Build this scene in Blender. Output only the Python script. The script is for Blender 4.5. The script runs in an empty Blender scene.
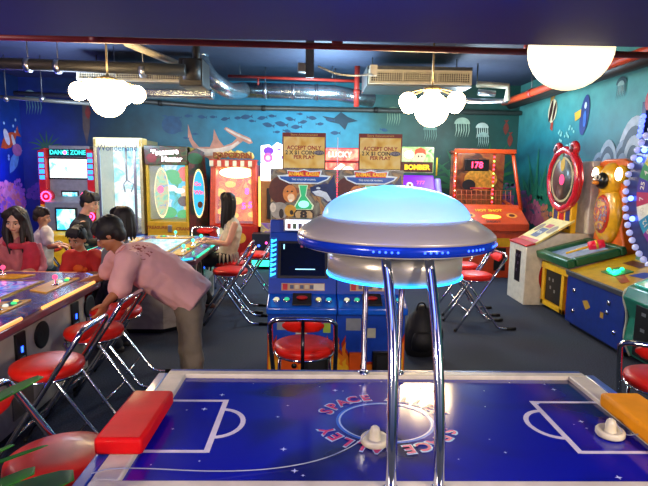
import bpy, bmesh, math, random
from mathutils import Vector as V, Matrix
random.seed(7)
PI = math.pi
R = math.radians
sc = bpy.context.scene
COL = sc.collection
sc.view_settings.view_transform = 'Standard'
sc.view_settings.look = 'None'
sc.view_settings.gamma = 1
sc.view_settings.use_curve_mapping = False
sc.view_settings.exposure = 0.25

# ---------------------------------------------------------------- camera
FP = 520.0
YAW, PIT, ROL = R(1.2), R(7.8), R(0.8)
EYE = V((0, 0, 1.70))
fw = V((math.sin(YAW)*math.cos(PIT), math.cos(YAW)*math.cos(PIT), -math.sin(PIT)))
_r = V((math.cos(YAW), -math.sin(YAW), 0)); _u = _r.cross(fw)
rt = _r*math.cos(ROL) + _u*math.sin(ROL); up = -_r*math.sin(ROL) + _u*math.cos(ROL)
cam = bpy.data.cameras.new('camera'); co = bpy.data.objects.new('camera', cam); COL.objects.link(co)
cam.sensor_width = 36; cam.lens = FP/648*36; cam.clip_start = 0.05
M3 = Matrix((rt, up, -fw)).transposed()
co.matrix_world = Matrix.Translation(EYE) @ M3.to_4x4()
sc.camera = co

def at(px, py, x=None, y=None, z=None):
    d = fw + rt*((px-324)/FP) + up*((243-py)/FP)
    if x is not None: t = x/d.x
    elif y is not None: t = y/d.y
    else: t = (z-1.7)/d.z
    return EYE + d*t

# ---------------------------------------------------------------- materials
MATS = {}
def lin(c):
    if isinstance(c, str):
        c = c.lstrip('#'); c = [int(c[i:i+2], 16)/255 for i in (0, 2, 4)]
        return tuple(x/12.92 if x <= .04045 else ((x+.055)/1.055)**2.4 for x in c) + (1,)
    return tuple(c)[:3] + (1,)
def mat(name, col='#808080', rough=.5, metal=0., emis=None, es=0., var=.12, scale=14, spec=.5, alpha=1, trans=0, coat=0, bump=0):
    """procedural paint: principled with a noise variation of its own colour"""
    if name in MATS: return MATS[name]
    m = bpy.data.materials.new(name); m.use_nodes = True; nt = m.node_tree; N = nt.nodes; L = nt.links
    b = N['Principled BSDF']; c = lin(col)
    tc = N.new('ShaderNodeTexCoord'); nz = N.new('ShaderNodeTexNoise'); nz.inputs['Scale'].default_value = scale; nz.inputs['Detail'].default_value = 4
    L.new(tc.outputs['Object'], nz.inputs['Vector'])
    rp = N.new('ShaderNodeValToRGB')
    rp.color_ramp.elements[0].position = .3; rp.color_ramp.elements[1].position = .7
    rp.color_ramp.elements[0].color = tuple(x*(1-var) for x in c[:3])+(1,)
    rp.color_ramp.elements[1].color = tuple(min(1, x*(1+var)) for x in c[:3])+(1,)
    L.new(nz.outputs['Fac'], rp.inputs['Fac']); L.new(rp.outputs['Color'], b.inputs['Base Color'])
    b.inputs['Roughness'].default_value = rough; b.inputs['Metallic'].default_value = metal
    b.inputs['Specular IOR Level'].default_value = spec
    b.inputs['Coat Weight'].default_value = coat; b.inputs['Coat Roughness'].default_value = .08
    b.inputs['Transmission Weight'].default_value = trans
    b.inputs['Alpha'].default_value = alpha
    if emis:
        b.inputs['Emission Color'].default_value = lin(emis); b.inputs['Emission Strength'].default_value = es
    if bump:
        bp = N.new('ShaderNodeBump'); bp.inputs['Strength'].default_value = bump; bp.inputs['Distance'].default_value = .01
        L.new(nz.outputs['Fac'], bp.inputs['Height']); L.new(bp.outputs['Normal'], b.inputs['Normal'])
    MATS[name] = m
    return m
def glow(name, col, s, var=.15, scale=20):
    """a lit surface (lamp, LED, backlit panel)"""
    return mat(name, '#202020', .4, emis=col, es=s)
def art(name, cols, scale=6, s=0., rough=.4, detail=3, dist=1.2, coat=.4, voro=False):
    """printed (s=0) or screen/backlit (s>0) picture: noise through a palette"""
    if name in MATS: return MATS[name]
    m = bpy.data.materials.new(name); m.use_nodes = True; nt = m.node_tree; N = nt.nodes; L = nt.links
    b = N['Principled BSDF']
    tc = N.new('ShaderNodeTexCoord')
    nz = N.new('ShaderNodeTexNoise'); nz.inputs['Scale'].default_value = scale; nz.inputs['Detail'].default_value = detail; nz.inputs['Distortion'].default_value = dist
    L.new(tc.outputs['Object'], nz.inputs['Vector'])
    rp = N.new('ShaderNodeValToRGB'); e = rp.color_ramp.elements
    n = len(cols); e[0].position = .28; e[0].color = lin(cols[0]); e[1].position = .72; e[1].color = lin(cols[-1])
    for i in range(1, n-1):
        q = e.new(.28+.44*i/(n-1)); q.color = lin(cols[i])
    L.new(nz.outputs['Fac'], rp.inputs['Fac'])
    if s > 0:
        b.inputs['Base Color'].default_value = (.02, .02, .02, 1)
        L.new(rp.outputs['Color'], b.inputs['Emission Color']); b.inputs['Emission Strength'].default_value = s
    else: L.new(rp.outputs['Color'], b.inputs['Base Color'])
    b.inputs['Roughness'].default_value = rough; b.inputs['Coat Weight'].default_value = coat; b.inputs['Coat Roughness'].default_value = .1
    MATS[name] = m
    return m

chrome = mat('chrome', '#d8dce2', .09, 1, var=.02)
steel = mat('brushed_steel', '#b9bcc0', .32, 1, var=.06, scale=40)
black = mat('black_plastic', '#08090c', .4)
rubber = mat('black_rubber', '#060606', .6)
white = mat('white_laminate', '#cfcbbb', .45)
redp = mat('red_vinyl', '#d01a10', .42, var=.12, spec=.3, coat=.08)
yellow = mat('yellow_paint', '#e8b414', .4)
orange = mat('orange_paint', '#e0570f', .4)
red = mat('red_paint', '#b5121a', .4)
bluep = mat('blue_paint', '#0b3fb0', .35, coat=.4)
navy = mat('navy_paint', '#0a1850', .4)
green = mat('green_paint', '#0d6b35', .45)
glass = None

# ---------------------------------------------------------------- mesh builder
_tc = {}
def text_mesh(s, bold=.012):
    k = (s, bold)
    if k not in _tc:
        c = bpy.data.curves.new('t', 'FONT'); c.body = s; c.size = 1; c.align_x = 'CENTER'; c.align_y = 'CENTER'
        c.resolution_u = 3; c.offset = bold
        o = bpy.data.objects.new('t', c); COL.objects.link(o)
        dg = bpy.context.evaluated_depsgraph_get(); dg.update()
        me = bpy.data.meshes.new_from_object(o.evaluated_get(dg))
        _tc[k] = ([v.co.copy() for v in me.vertices], [tuple(p.vertices) for p in me.polygons])
        bpy.data.objects.remove(o); bpy.data.meshes.remove(me); bpy.data.curves.remove(c)
    return _tc[k]

def frame(o, u, v):
    u = V(u).normalized(); v = V(v).normalized(); n = u.cross(v)
    m = Matrix((u, v, n)).transposed().to_4x4(); m.translation = V(o)
    return m

class MB:
    def __init__(s, T=None):
        s.bm = bmesh.new(); s.cnt = 0; s.jit = .00003; s.ts = 1; s.ms = []; s.T = T.copy() if T else Matrix.Identity(4)
    def mi(s, m):
        if m not in s.ms: s.ms.append(m)
        return s.ms.index(m)
    def add(s, vs, fs, m, smooth=False, M=None):
        T = s.T @ M if M else s.T
        bv = [s.bm.verts.new(T @ V(v)) for v in vs]; i = s.mi(m); out = []
        for f in fs:
            try: q = s.bm.faces.new([bv[k] for k in f])
            except ValueError: continue
            q.material_index = i; q.smooth = smooth; out.append(q)
        return out
    def box(s, x0, x1, y0, y1, z0, z1, m, bev=0, M=None):
        vs = [(x, y, z) for x in (x0, x1) for y in (y0, y1) for z in (z0, z1)]
        fs = [(0,1,3,2),(4,6,7,5),(0,4,5,1),(2,3,7,6),(0,2,6,4),(1,5,7,3)]
        out = s.add(vs, fs, m, False, M)
        if bev:
            ed = list({e for f in out for e in f.edges})
            r = bmesh.ops.bevel(s.bm, geom=ed, offset=bev, segments=3, affect='EDGES', profile=.5)
            for f in r['faces']: f.material_index = s.mi(m); f.smooth = True
        return s
    def prism(s, pts, a0, a1, m, axis='x', bev=0):
        """closed outline pts extruded along axis from a0 to a1. axis x: pts are (y,z); y: (x,z); z: (x,y)"""
        def mk(p, a): return {'x': (a, p[0], p[1]), 'y': (p[0], a, p[1]), 'z': (p[0], p[1], a)}[axis]
        n = len(pts); vs = [mk(p, a0) for p in pts]+[mk(p, a1) for p in pts]
        fs = [tuple(range(n))[::-1], tuple(range(n, 2*n))]+[(i, (i+1) % n, n+(i+1) % n, n+i) for i in range(n)]
        out = s.add(vs, fs, m)
        bmesh.ops.recalc_face_normals(s.bm, faces=out)
        if bev:
            ed = list({e for f in out for e in f.edges})
            r = bmesh.ops.bevel(s.bm, geom=ed, offset=bev, segments=2, affect='EDGES', profile=.5)
            for f in r['faces']: f.material_index = s.mi(m); f.smooth = True
        return s
    def tube(s, pts, r, m, n=10, closed=False, smooth_path=0, cap=True):
        P = [V(p) for p in pts]
        for _ in range(smooth_path):
            Q = [] if closed else [P[0]]
            rng = range(len(P)) if closed else range(len(P)-1)
            for i in rng:
                a, b = P[i], P[(i+1) % len(P)]
                Q += [a*.75+b*.25, a*.25+b*.75]
            if not closed: Q.append(P[-1])
            P = Q
        k = len(P); rr = r if isinstance(r, (list, tuple)) else [r]*k
        if len(rr) != k: rr = [rr[0]+(rr[-1]-rr[0])*i/(k-1) for i in range(k)]
        ref = None; vs = []
        for i in range(k):
            a = P[(i-1) % k] if (closed or i > 0) else P[i]; b = P[(i+1) % k] if (closed or i < k-1) else P[i]
            t = (b-a).normalized()
            if ref is None:
                ref = V((0, 0, 1)) if abs(t.z) < .9 else V((1, 0, 0))
            u = (ref - t*ref.dot(t)).normalized(); w = t.cross(u); ref = u
            vs += [P[i]+(u*math.cos(2*PI*j/n)+w*math.sin(2*PI*j/n))*rr[i] for j in range(n)]
        fs = []
        for i in range(k if closed else k-1):
            for j in range(n):
                a = i*n; b = ((i+1) % k)*n
                fs.append((a+j, a+(j+1) % n, b+(j+1) % n, b+j))
        if not closed and cap: fs += [tuple(range(n))[::-1], tuple((k-1)*n+j for j in range(n))]
        s.add(vs, fs, m, True); return s
    def lathe(s, prof, m, c=(0, 0, 0), n=32, M=None):
        vs = []; fs = []; k = len(prof)
        for (r, z) in prof:
            vs += [(c[0]+r*math.cos(2*PI*j/n), c[1]+r*math.sin(2*PI*j/n), c[2]+z) for j in range(n)]
        for i in range(k-1):
            for j in range(n): fs.append((i*n+j, i*n+(j+1) % n, (i+1)*n+(j+1) % n, (i+1)*n+j))
        if prof[0][0] > 0: fs.append(tuple(range(n))[::-1])
        if prof[-1][0] > 0: fs.append(tuple((k-1)*n+j for j in range(n)))
        s.add(vs, fs, m, True, M); return s
    def sph(s, c, r, m, n=16, M=None):
        if not isinstance(r, (list, tuple)): r = (r, r, r)
        h = n//2; vs = [(c[0], c[1], c[2]+r[2])]; fs = []
        for i in range(1, h):
            a = PI*i/h
            vs += [(c[0]+r[0]*math.sin(a)*math.cos(2*PI*j/n), c[1]+r[1]*math.sin(a)*math.sin(2*PI*j/n), c[2]+r[2]*math.cos(a)) for j in range(n)]
        vs.append((c[0], c[1], c[2]-r[2])); e = len(vs)-1
        for j in range(n):
            fs.append((0, 1+j, 1+(j+1) % n)); fs.append((e, 1+(h-2)*n+(j+1) % n, 1+(h-2)*n+j))
            for i in range(h-2): fs.append((1+i*n+j, 1+(i+1)*n+j, 1+(i+1)*n+(j+1) % n, 1+i*n+(j+1) % n))
        s.add(vs, fs, m, True, M); return s
    # --- flat printed shapes in a frame (u right, v up, n outward)
    def dp(s, F, pts, m, k=1, t=.0012):
        s.cnt += 1; j = s.jit*(s.cnt % 30)
        s.add([(p[0], p[1], k*t*s.ts+j) for p in pts], [tuple(range(len(pts)))], m, False, F); return s
    def dell(s, F, cx, cy, rx, ry, m, k=1, n=24, rot=0, inner=0):
        c, q = math.cos(rot), math.sin(rot)
        P = [(rx*math.cos(2*PI*i/n), ry*math.sin(2*PI*i/n)) for i in range(n)]
        O = [(cx+c*x-q*y, cy+q*x+c*y) for x, y in P]
        if not inner: return s.dp(F, O, m, k)
        I = [(cx+inner*(c*x-q*y), cy+inner*(q*x+c*y)) for x, y in P]
        s.add([(p[0], p[1], k*.0012) for p in O+I], [(i, (i+1) % n, n+(i+1) % n, n+i) for i in range(n)], m, False, F); return s
    def drect(s, F, x0, x1, y0, y1, m, k=1): return s.dp(F, [(x0, y0), (x1, y0), (x1, y1), (x0, y1)], m, k)
    def text(s, F, cx, cy, size, str_, m, k=2, bold=.012, rot=0, sx=1):
        v, f = text_mesh(str_, bold)
        c, q = math.cos(rot), math.sin(rot)
        vs = []
        for p in v:
            x, y = p.x*size*sx, p.y*size
            vs.append((cx+c*x-q*y, cy+q*x+c*y, k*.0012))
        s.add(vs, f, m, False, F); return s
    def build(s, name, parent=None, bevel=0):
        me = bpy.data.meshes.new(name); s.bm.to_mesh(me); s.bm.free()
        for m in s.ms: me.materials.append(m)
        o = bpy.data.objects.new(name, me); COL.objects.link(o)
        if parent: o.parent = parent
        if bevel:
            b = o.modifiers.new('Bevel', 'BEVEL'); b.width = bevel; b.segments = 2; b.limit_method = 'ANGLE'; b.angle_limit = R(50)
        return o

def thing(name, label, cat, loc=(0, 0, 0), rot=0, group=None):
    o = bpy.data.objects.new(name, None); COL.objects.link(o); o.location = loc; o.rotation_euler = (0, 0, rot)
    o.empty_display_size = .1
    o['label'] = label; o['category'] = cat
    if group: o['group'] = group
    return o
def tag(o, label, cat, group=None, kind=None):
    o['label'] = label; o['category'] = cat
    if group: o['group'] = group
    if kind: o['kind'] = kind
    return o
def struct(o): o['kind'] = 'structure'; return o
def inv(root):
    return (Matrix.Translation(root.location) @ Matrix.Rotation(root.rotation_euler.z, 4, 'Z')).inverted()
def dup(root, loc, rot, label=None, group=None):
    r = root.copy(); COL.objects.link(r); r.location = loc; r.rotation_euler = (0, 0, rot)
    if label: r['label'] = label
    if group: r['group'] = group
    for ch in list(root.children):
        c = ch.copy(); COL.objects.link(c); c.parent = r
        for g in list(ch.children):
            d = g.copy(); COL.objects.link(d); d.parent = c
    return r
def front(x=0, y=0, z=0): return frame((x, y, z), (1, 0, 0), (0, 0, 1))     # faces local -Y
LAMP, DIM, DOME, FILL = 30.0, 1.5, .42, 1.9
# ================================================================ the room
WB, WR, WL, CZ = 10.6, 4.1, -5.8, 3.45
def carpet():
    m = bpy.data.materials.new('carpet'); m.use_nodes = True; N = m.node_tree.nodes; L = m.node_tree.links; b = N['Principled BSDF']
    tc = N.new('ShaderNodeTexCoord'); a = N.new('ShaderNodeTexNoise'); a.inputs['Scale'].default_value = 90; a.inputs['Detail'].default_value = 3
    c = N.new('ShaderNodeTexNoise'); c.inputs['Scale'].default_value = 1.6
    rp = N.new('ShaderNodeValToRGB'); e = rp.color_ramp.elements
    e[0].position = .35; e[0].color = lin('#171d2b'); e[1].position = .7; e[1].color = lin('#39445c')
    mx = N.new('ShaderNodeMix'); mx.data_type = 'RGBA'; mx.blend_type = 'MULTIPLY'; mx.inputs['Factor'].default_value = .35
    L.new(tc.outputs['Object'], a.inputs['Vector']); L.new(tc.outputs['Object'], c.inputs['Vector'])
    L.new(a.outputs['Fac'], rp.inputs['Fac']); L.new(rp.outputs['Color'], mx.inputs['A']); L.new(c.outputs['Color'], mx.inputs['B'])
    L.new(mx.outputs['Result'], b.inputs['Base Color']); b.inputs['Roughness'].default_value = .9
    bp = N.new('ShaderNodeBump'); bp.inputs['Strength'].default_value = .4; bp.inputs['Distance'].default_value = .004
    L.new(a.outputs['Fac'], bp.inputs['Height']); L.new(bp.outputs['Normal'], b.inputs['Normal'])
    return m
def mural(name, axis, stops, scale=1.3):
    """painted sea: a pigment gradient along the wall broken up by brushy noise"""
    m = bpy.data.materials.new(name); m.use_nodes = True; N = m.node_tree.nodes; L = m.node_tree.links; b = N['Principled BSDF']
    tc = N.new('ShaderNodeTexCoord'); sp = N.new('ShaderNodeSeparateXYZ'); L.new(tc.outputs['Object'], sp.inputs[0])
    mr = N.new('ShaderNodeMapRange'); L.new(sp.outputs[axis[0]], mr.inputs['Value']); mr.inputs['From Min'].default_value = axis[1]; mr.inputs['From Max'].default_value = axis[2]
    nz = N.new('ShaderNodeTexNoise'); nz.inputs['Scale'].default_value = scale; nz.inputs['Detail'].default_value = 5; L.new(tc.outputs['Object'], nz.inputs['Vector'])
    ad = N.new('ShaderNodeMath'); ad.operation = 'MULTIPLY_ADD'; L.new(nz.outputs['Fac'], ad.inputs[0]); ad.inputs[1].default_value = .22; L.new(mr.outputs[0], ad.inputs[2])
    sb = N.new('ShaderNodeMath'); sb.operation = 'SUBTRACT'; L.new(ad.outputs[0], sb.inputs[0]); sb.inputs[1].default_value = .11
    rp = N.new('ShaderNodeValToRGB'); e = rp.color_ramp.elements; e[0].position = stops[0][0]; e[0].color = lin(stops[0][1]); e[1].position = stops[-1][0]; e[1].color = lin(stops[-1][1])
    for p, c in stops[1:-1]: q = e.new(p); q.color = lin(c)
    L.new(sb.outputs[0], rp.inputs['Fac']); 
    n2 = N.new('ShaderNodeTexNoise'); n2.inputs['Scale'].default_value = 5; n2.inputs['Detail'].default_value = 6; L.new(tc.outputs['Object'], n2.inputs['Vector'])
    mx = N.new('ShaderNodeMix'); mx.data_type = 'RGBA'; mx.blend_type = 'OVERLAY'; mx.inputs['Factor'].default_value = .35
    L.new(rp.outputs['Color'], mx.inputs['A']); L.new(n2.outputs['Fac'], mx.inputs['B']); L.new(mx.outputs['Result'], b.inputs['Base Color'])
    b.inputs['Roughness'].default_value = .55
    return m

struct(MB().box(WL-.1, WR+.1, -2.3, WB+.1, -.1, 0, carpet()).build('floor'))
struct(MB().box(WL-.1, WR+.1, -2.3, WB+.1, CZ, CZ+.1, mat('ceiling_paint', '#343d54', .7)).build('ceiling'))
soff = mat('soffit_paint', '#141e88', .6, var=.06, scale=3)
struct(MB().box(WL, WR, -2.2, 2.93, 2.40, CZ-.002, soff).build('trim_1'))
struct(MB().box(WL, WR, -2.3, -2.2, 0, CZ, mat('front_wall_paint', '#22345c', .6)).build('wall_front'))

# painted creatures, all in the wall's own mesh
pt = lambda n, c: mat('mural_'+n, c, .55, var=.2, scale=9)
def fish(mb, F, cx, cy, s, m, d=1, k=1, rot=0):
    c, q = math.cos(rot), math.sin(rot)
    P = [(-1, 0), (-.6, .28), (-.1, .42), (.4, .3), (.75, .08), (1.15, .34), (1.05, 0), (1.15, -.34), (.75, -.08), (.4, -.3), (-.1, -.4), (-.6, -.25)]
    mb.dp(F, [(cx+s*(c*x*d-q*y), cy+s*(q*x*d+c*y)) for x, y in P][::int(d) if d > 0 else -1], m, k)
def coral(mb, F, cx, cy, s, m, k=1, n=9):
    for i in range(n):
        a = PI*(.08+.84*i/(n-1)); L = s*random.uniform(.6, 1)
        px, py = cx+L*math.cos(a)*.9, cy+L*math.sin(a)
        nx, ny = -math.sin(a)*s*.05, math.cos(a)*s*.05
        mb.dp(F, [(cx-nx, cy-ny), (px-nx*.7, py-ny*.7), (px+nx*.7, py+ny*.7), (cx+nx, cy+ny)], m, k)
        mb.dell(F, px, py, s*.13, s*.12, m, k+1, 10)
        mb.dell(F, cx+(px-cx)*.6, cy+(py-cy)*.6, s*.12, s*.1, m, k+1, 10)
def kelp(mb, F, cx, cy, h, m, k=1, n=9, spread=1):
    for i in range(n):
        a = R(90)+(i-(n-1)/2)*R(15)*spread; L = h*random.uniform(.75, 1); w = h*.045
        P = []; Q = []
        for j in range(7):
            t = j/6; b = a+(a-PI/2)*t*.5; x = cx+L*t*math.cos(b); y = cy+L*t*math.sin(b); ww = w*(1-t)*(.5+t)*1.6+.003
            P.append((x-math.sin(b)*ww, y+math.cos(b)*ww)); Q.append((x+math.sin(b)*ww, y-math.cos(b)*ww))
        mb.dp(F, Q+P[::-1], m, k+(i % 3))
def jelly(mb, F, cx, cy, s, m, k=1):
    mb.dp(F, [(cx+s*math.cos(a), cy+s*.8*math.sin(a)) for a in [PI*i/10 for i in range(11)]], m, k)
    for i in range(6):
        x = cx-s*.8+i*s*.32
        mb.dp(F, [(x, cy), (x+s*.1, cy), (x+s*.2, cy-s*.8), (x-s*.05, cy-s*1.7), (x+s*.06, cy-s*.8)], m, k)

# back wall: frame u = +x, v = +z facing -Y
FB = frame((0, WB, 0), (1, 0, 0), (0, 0, 1))
def B(px, py): p = at(px, py, y=WB); return p.x, p.z
mb = MB(); mb.jit = .0002; mb.ts = 2.5
mb.box(WL-.1, WR+.1, WB, WB+.1, 0, CZ, mural('mural_back', (0, WL, WR), [(0, '#0c2a78'), (.1, '#112c4c'), (.22, '#1c3f48'), (.36, '#2a7286'), (.55, '#2b9cc0'), (.66, '#3a94a8'), (.74, '#38665c'), (.86, '#173527'), (1, '#12463f')]))
dk = pt('navy_fish', '#124a6e')
for px, py, s in [(225,119,.09),(238,118,.08),(246,117,.12),(252,121,.07),(262,118,.1),(268,125,.12),(272,116,.08),(281,124,.13),(290,119,.1),(287,131,.08),(296,127,.11),(303,122,.09),(277,132,.07),(178,118,.07),(188,116,.08),(202,117,.09),(213,117,.07),(165,116,.05),(312,118,.1),(320,124,.08),(330,120,.09),(376,136,.12),(384,130,.08),(335,133,.1),(300,114,.06),(195,134,.06),(186,138,.06),(180,131,.06)]:
    x, z = B(px, py); fish(mb, FB, x, z, s, dk, random.choice((1, 1, -1)), 1, random.uniform(-.2, .2))
x, z = B(172, 125); mb.dell(FB, x, z, .2, .18, dk, 2)
# hammerhead shark
shp = pt('shark_back', '#c0866e'); shb = pt('shark_belly', '#d9c6b4')
def poly(mb, F, pxs, m, k=1): mb.dp(F, [B(*p) for p in pxs][::-1], m, k)
poly(mb, FB, [(188,124),(193,140),(199,147),(210,147),(213,140),(214,129),(219,140),(224,146),(232,143),(237,138),(229,133),(224,129),(226,127),(236,132),(250,138),(253,143),(249,144),(243,141),(238,145),(230,151),(222,155),(216,158),(212,163),(208,158),(200,155),(194,149),(188,138)], shp, 2)
poly(mb, FB, [(196,148),(208,149),(220,148),(232,145),(238,141),(240,143),(232,149),(220,155),(206,156)], shb, 4)
poly(mb, FB, [(226,128),(238,134),(251,140),(251,142),(237,136),(226,130)], shb, 4)
# manta ray
poly(mb, FB, [(322,116),(334,118),(341,112),(348,117),(358,121),(348,123),(345,130),(339,124),(330,122)], pt('manta', '#0f3a4c'), 2)
for px, py, s, c in [(33,100,.17,'#5c8c86'),(30,94,.1,'#6f9c9a'),(393,113,.15,'#7a9c80'),(462,124,.16,'#92a890'),(482,128,.13,'#b6c2b4'),(483,137,.12,'#8fa89c'),(430,130,.14,'#5d8270')]:
    x, z = B(px, py); jelly(mb, FB, x, z, s, pt('jelly'+c, c), 2)
for px, py, h in [(47,140,.4),(462,182,1.0),(430,170,.6),(488,176,.9)]:
    x, z = B(px, py); kelp(mb, FB, x, z-.2, h, pt('kelp', '#255e34'), 2, 9)
for px, py, s, c in [(490,190,.4,'#7c3e70'),(506,196,.45,'#8a4a7a'),(512,185,.3,'#3e6a5c'),(480,205,.4,'#7e3c4a'),(516,205,.35,'#a2503c'),(43,190,.5,'#5a3c86')]:
    x, z = B(px, py); coral(mb, FB, x, z-.2, s, pt('coral'+c, c), 3)
for px, py in [(506,128),(510,140),(88,112)]:
    x, z = B(px, py); fish(mb, FB, x, z, .14, pt('redfish', '#7a2e22'), 1, 2, PI/2)
poly(mb, FB, [(82,100),(90,100),(90,128),(87,145),(83,128)], pt('hull', '#544a3c'), 1)
struct(mb.build('wall_back'))

# left wall: faces +X; u = +y, v = +z has n = y x z = +x
FL = frame((WL, 0, 0), (0, 1, 0), (0, 0, 1))
def Lp(px, py): p = at(px, py, x=WL); return p.y, p.z
mb = MB(); mb.jit = .0002; mb.ts = 2.5
mb.box(WL-.1, WL, -2.3, WB, 0, CZ, mural('mural_left', (2, 0, 3.2), [(0, '#201868'), (.4, '#1226a0'), (.7, '#0d3f9c'), (1, '#0d2c60')]))
for px, py, s, c in [(2,192,.42,'#e88aac'),(9,196,.45,'#f09ac0'),(17,190,.35,'#c07ae0'),(13,204,.5,'#f08a98'),(20,200,.3,'#d07ae0'),(6,205,.4,'#b070e0')]:
    y, z = Lp(px, py); coral(mb, FL, y, z-.15, s, pt('coral'+c, c), 3, 11)
y, z = Lp(9, 140); fish(mb, FL, y, z, .34, pt('clown', '#c8501e'), 1, 3, .5); mb.dell(FL, y-.1, z+.05, .08, .16, pt('clownw', '#d8d8d0'), 5, rot=.4); mb.dell(FL, y+.12, z-.02, .05, .14, pt('clownw', '#d8d8d0'), 5, rot=.4)
y, z = Lp(14, 161); fish(mb, FL, y, z, .3, pt('palefish', '#6aa6d0'), 1, 3, .9)
y, z = Lp(16, 150); mb.dell(FL, y, z, .16, .12, pt('shellp', '#b06a9a'), 6)
for i in range(14):
    y, z = Lp(10+random.uniform(-8, 8), 120+i*3); mb.dell(FL, y, z, .03, .03, pt('bubble', '#9ac4e0'), 2, 10)
struct(mb.build('wall_left'))

# right wall: faces -X; u = -y, v = +z -> n = (-y) x z = -x
FR = frame((WR, 0, 0), (0, -1, 0), (0, 0, 1))
def Rp(px, py): p = at(px, py, x=WR); return -p.y, p.z
mb = MB(); mb.jit = .0002; mb.ts = 2.5
mb.box(WR, WR+.1, -2.3, WB, 0, CZ, mural('mural_right', (2, .9, 3.2), [(0, '#0e3c3c'), (.25, '#185c58'), (.42, '#186a70'), (.52, '#104e5c'), (.62, '#1f7680'), (.8, '#3c8c8c'), (1, '#5aa49c')]))
x, z = Rp(553, 111)                                                    # striped moorish fish
mb.dell(FR, x, z, .16, .2, pt('stripe', '#cabf9c'), 3, rot=-.3); mb.dell(FR, x-.05, z, .05, .19, pt('stripeb', '#3a1c1a'), 5, rot=-.3)
mb.dell(FR, x+.08, z-.02, .04, .16, pt('stripeb', '#3a1c1a'), 5, rot=-.3); mb.dp(FR, [(x-.12, z+.12), (x-.02, z+.17), (x+.26, z+.42), (x+.02, z+.38), (x-.1, z+.3)], pt('fin', '#b4823e'), 2)
mb.dp(FR, [(x-.04, z-.16), (x+.05, z-.16), (x+.04, z-.34), (x-.05, z-.3)], pt('fin2', '#a03a2c'), 2)
x, z = Rp(585, 115)                                                    # blue tang
mb.dell(FR, x, z, .13, .3, pt('tang', '#0c2a70'), 3, rot=-.15); mb.dp(FR, [(x-.1, z-.02), (x-.1, z+.1), (x-.3, z+.06), (x-.27, z-.07)], pt('tail', '#d6a62a'), 4)
mb.dell(FR, x+.03, z+.14, .035, .05, pt('white', '#c8d6dc'), 5); mb.dell(FR, x+.03, z-.06, .05, .12, pt('tangb', '#1c5ab4'), 5)
x, z = Rp(622, 84); jelly(mb, FR, x, z, .12, pt('jellyb', '#1c4a54'), 3); jelly(mb, FR, x+.01, z-.02, .08, pt('jellyc', '#88aca4'), 5)
for px, py, w, h, c in [(607,170,.24,.42,'#8a98a8'),(598,176,.2,.34,'#6a7c90'),(633,160,.36,.56,'#a8b0bc'),(622,170,.24,.4,'#7c8aa0'),(645,158,.34,.6,'#98a4b4')]:
    x, z = Rp(px, py)
    for q, sh in enumerate((1, .78, .56, .34)):
        mb.dell(FR, x, z, w*sh, h*sh, pt('shell%d%s' % (q % 2, c), c if q % 2 == 0 else '#38485c'), 2+q)
for px, py, h in [(536,200,1.3),(545,190,.8),(528,205,1.1)]:
    x, z = Rp(px, py); kelp(mb, FR, x, z-.3, h, pt('kelpt', '#1d6a50'), 2, 11)
for px, py, s, c in [(528,208,.5,'#8a3a5a'),(538,212,.5,'#a8506a'),(545,210,.4,'#b46a4a'),(524,196,.4,'#5e3a6a')]:
    x, z = Rp(px, py); coral(mb, FR, x, z-.25, s, pt('coral'+c, c), 5)
for i in range(22):
    x, z = Rp(566+random.uniform(-7, 9), 135+random.uniform(-9, 12)); mb.dell(FR, x, z, .025, .025, pt('bubbleg', '#7ab8b0'), 2, 8)
struct(mb.build('wall_right'))
mb = MB(); mb.box(WL, WR-.02, WB-.02, WB, 0, .1, black); struct(mb.build('baseboard_back'))
mb = MB(); mb.box(WR-.02, WR, -2.2, WB, 0, .1, black); struct(mb.build('baseboard_right'))
mb = MB(); mb.box(WR-.02, WR, 2.94, WB-.02, .98, 1.06, mat('chair_rail', '#28465a', .5)); struct(mb.build('trim_2'))

# ---------------------------------------------------------------- overhead services
pred = mat('red_pipe_paint', '#a02c20', .4); pgrey = mat('grey_pipe', '#5c5e58', .45, .4); dkp = mat('dark_pipe', '#2a2824', .5)
def hanger(mb, x, y, z0, r=.006): mb.tube([(x, y, z0), (x, y, CZ)], r, mat('hanger_rod', '#6a6c70', .4, .8), 6)
mb = MB(); mb.tube([(WL, 5, 2.90), (3.25, 5, 2.82)], .03, pred, 12)
for x in (-4, -2.0, .2, 2.0): mb.tube([(x-.05, 5, 2.875), (x+.05, 5, 2.874)], .038, pred, 12)
hanger(mb, -3.2, 5, 2.89); hanger(mb, -1.1, 5, 2.88); hanger(mb, 1.3, 5, 2.87)
tag(mb.build('sprinkler_pipe'), 'long red sprinkler pipe crossing the whole room just beyond the navy soffit', 'pipe')
mb = MB(); mb.tube([(3.42, 3.0, 2.98), (3.42, 9.6, 2.98)], .055, mat('orange_pipe_paint', '#c2431c', .4), 12)
for y in (4.4, 6.4, 8.4): mb.tube([(3.42, y-.05, 2.98), (3.42, y+.05, 2.98)], .065, pred, 12); hanger(mb, 3.42, y, 2.99)
tag(mb.build('sprinkler_pipe'), 'thick orange-red pipe running back along the right wall', 'pipe')
mb = MB(); mb.tube([(3.78, 3.0, 3.05), (3.78, 10.2, 3.05)], .11, dkp, 12); [hanger(mb, 3.78, y, 3.1) for y in (4, 6, 8)]
tag(mb.build('service_pipe'), 'black pipe between the orange-red pipe and the right wall mural', 'pipe')
mb = MB(); a = at(228, 76, y=9); b = at(356, 81, y=9)
mb.tube([a, b], .025, pred, 10); mb.tube([(a.x+.5, 9, a.z-.02), (a.x+.5, 9, a.z-.14)], .015, pred, 8); hanger(mb, a.x+.2, 9, a.z); hanger(mb, b.x-.4, 9, b.z)
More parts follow.
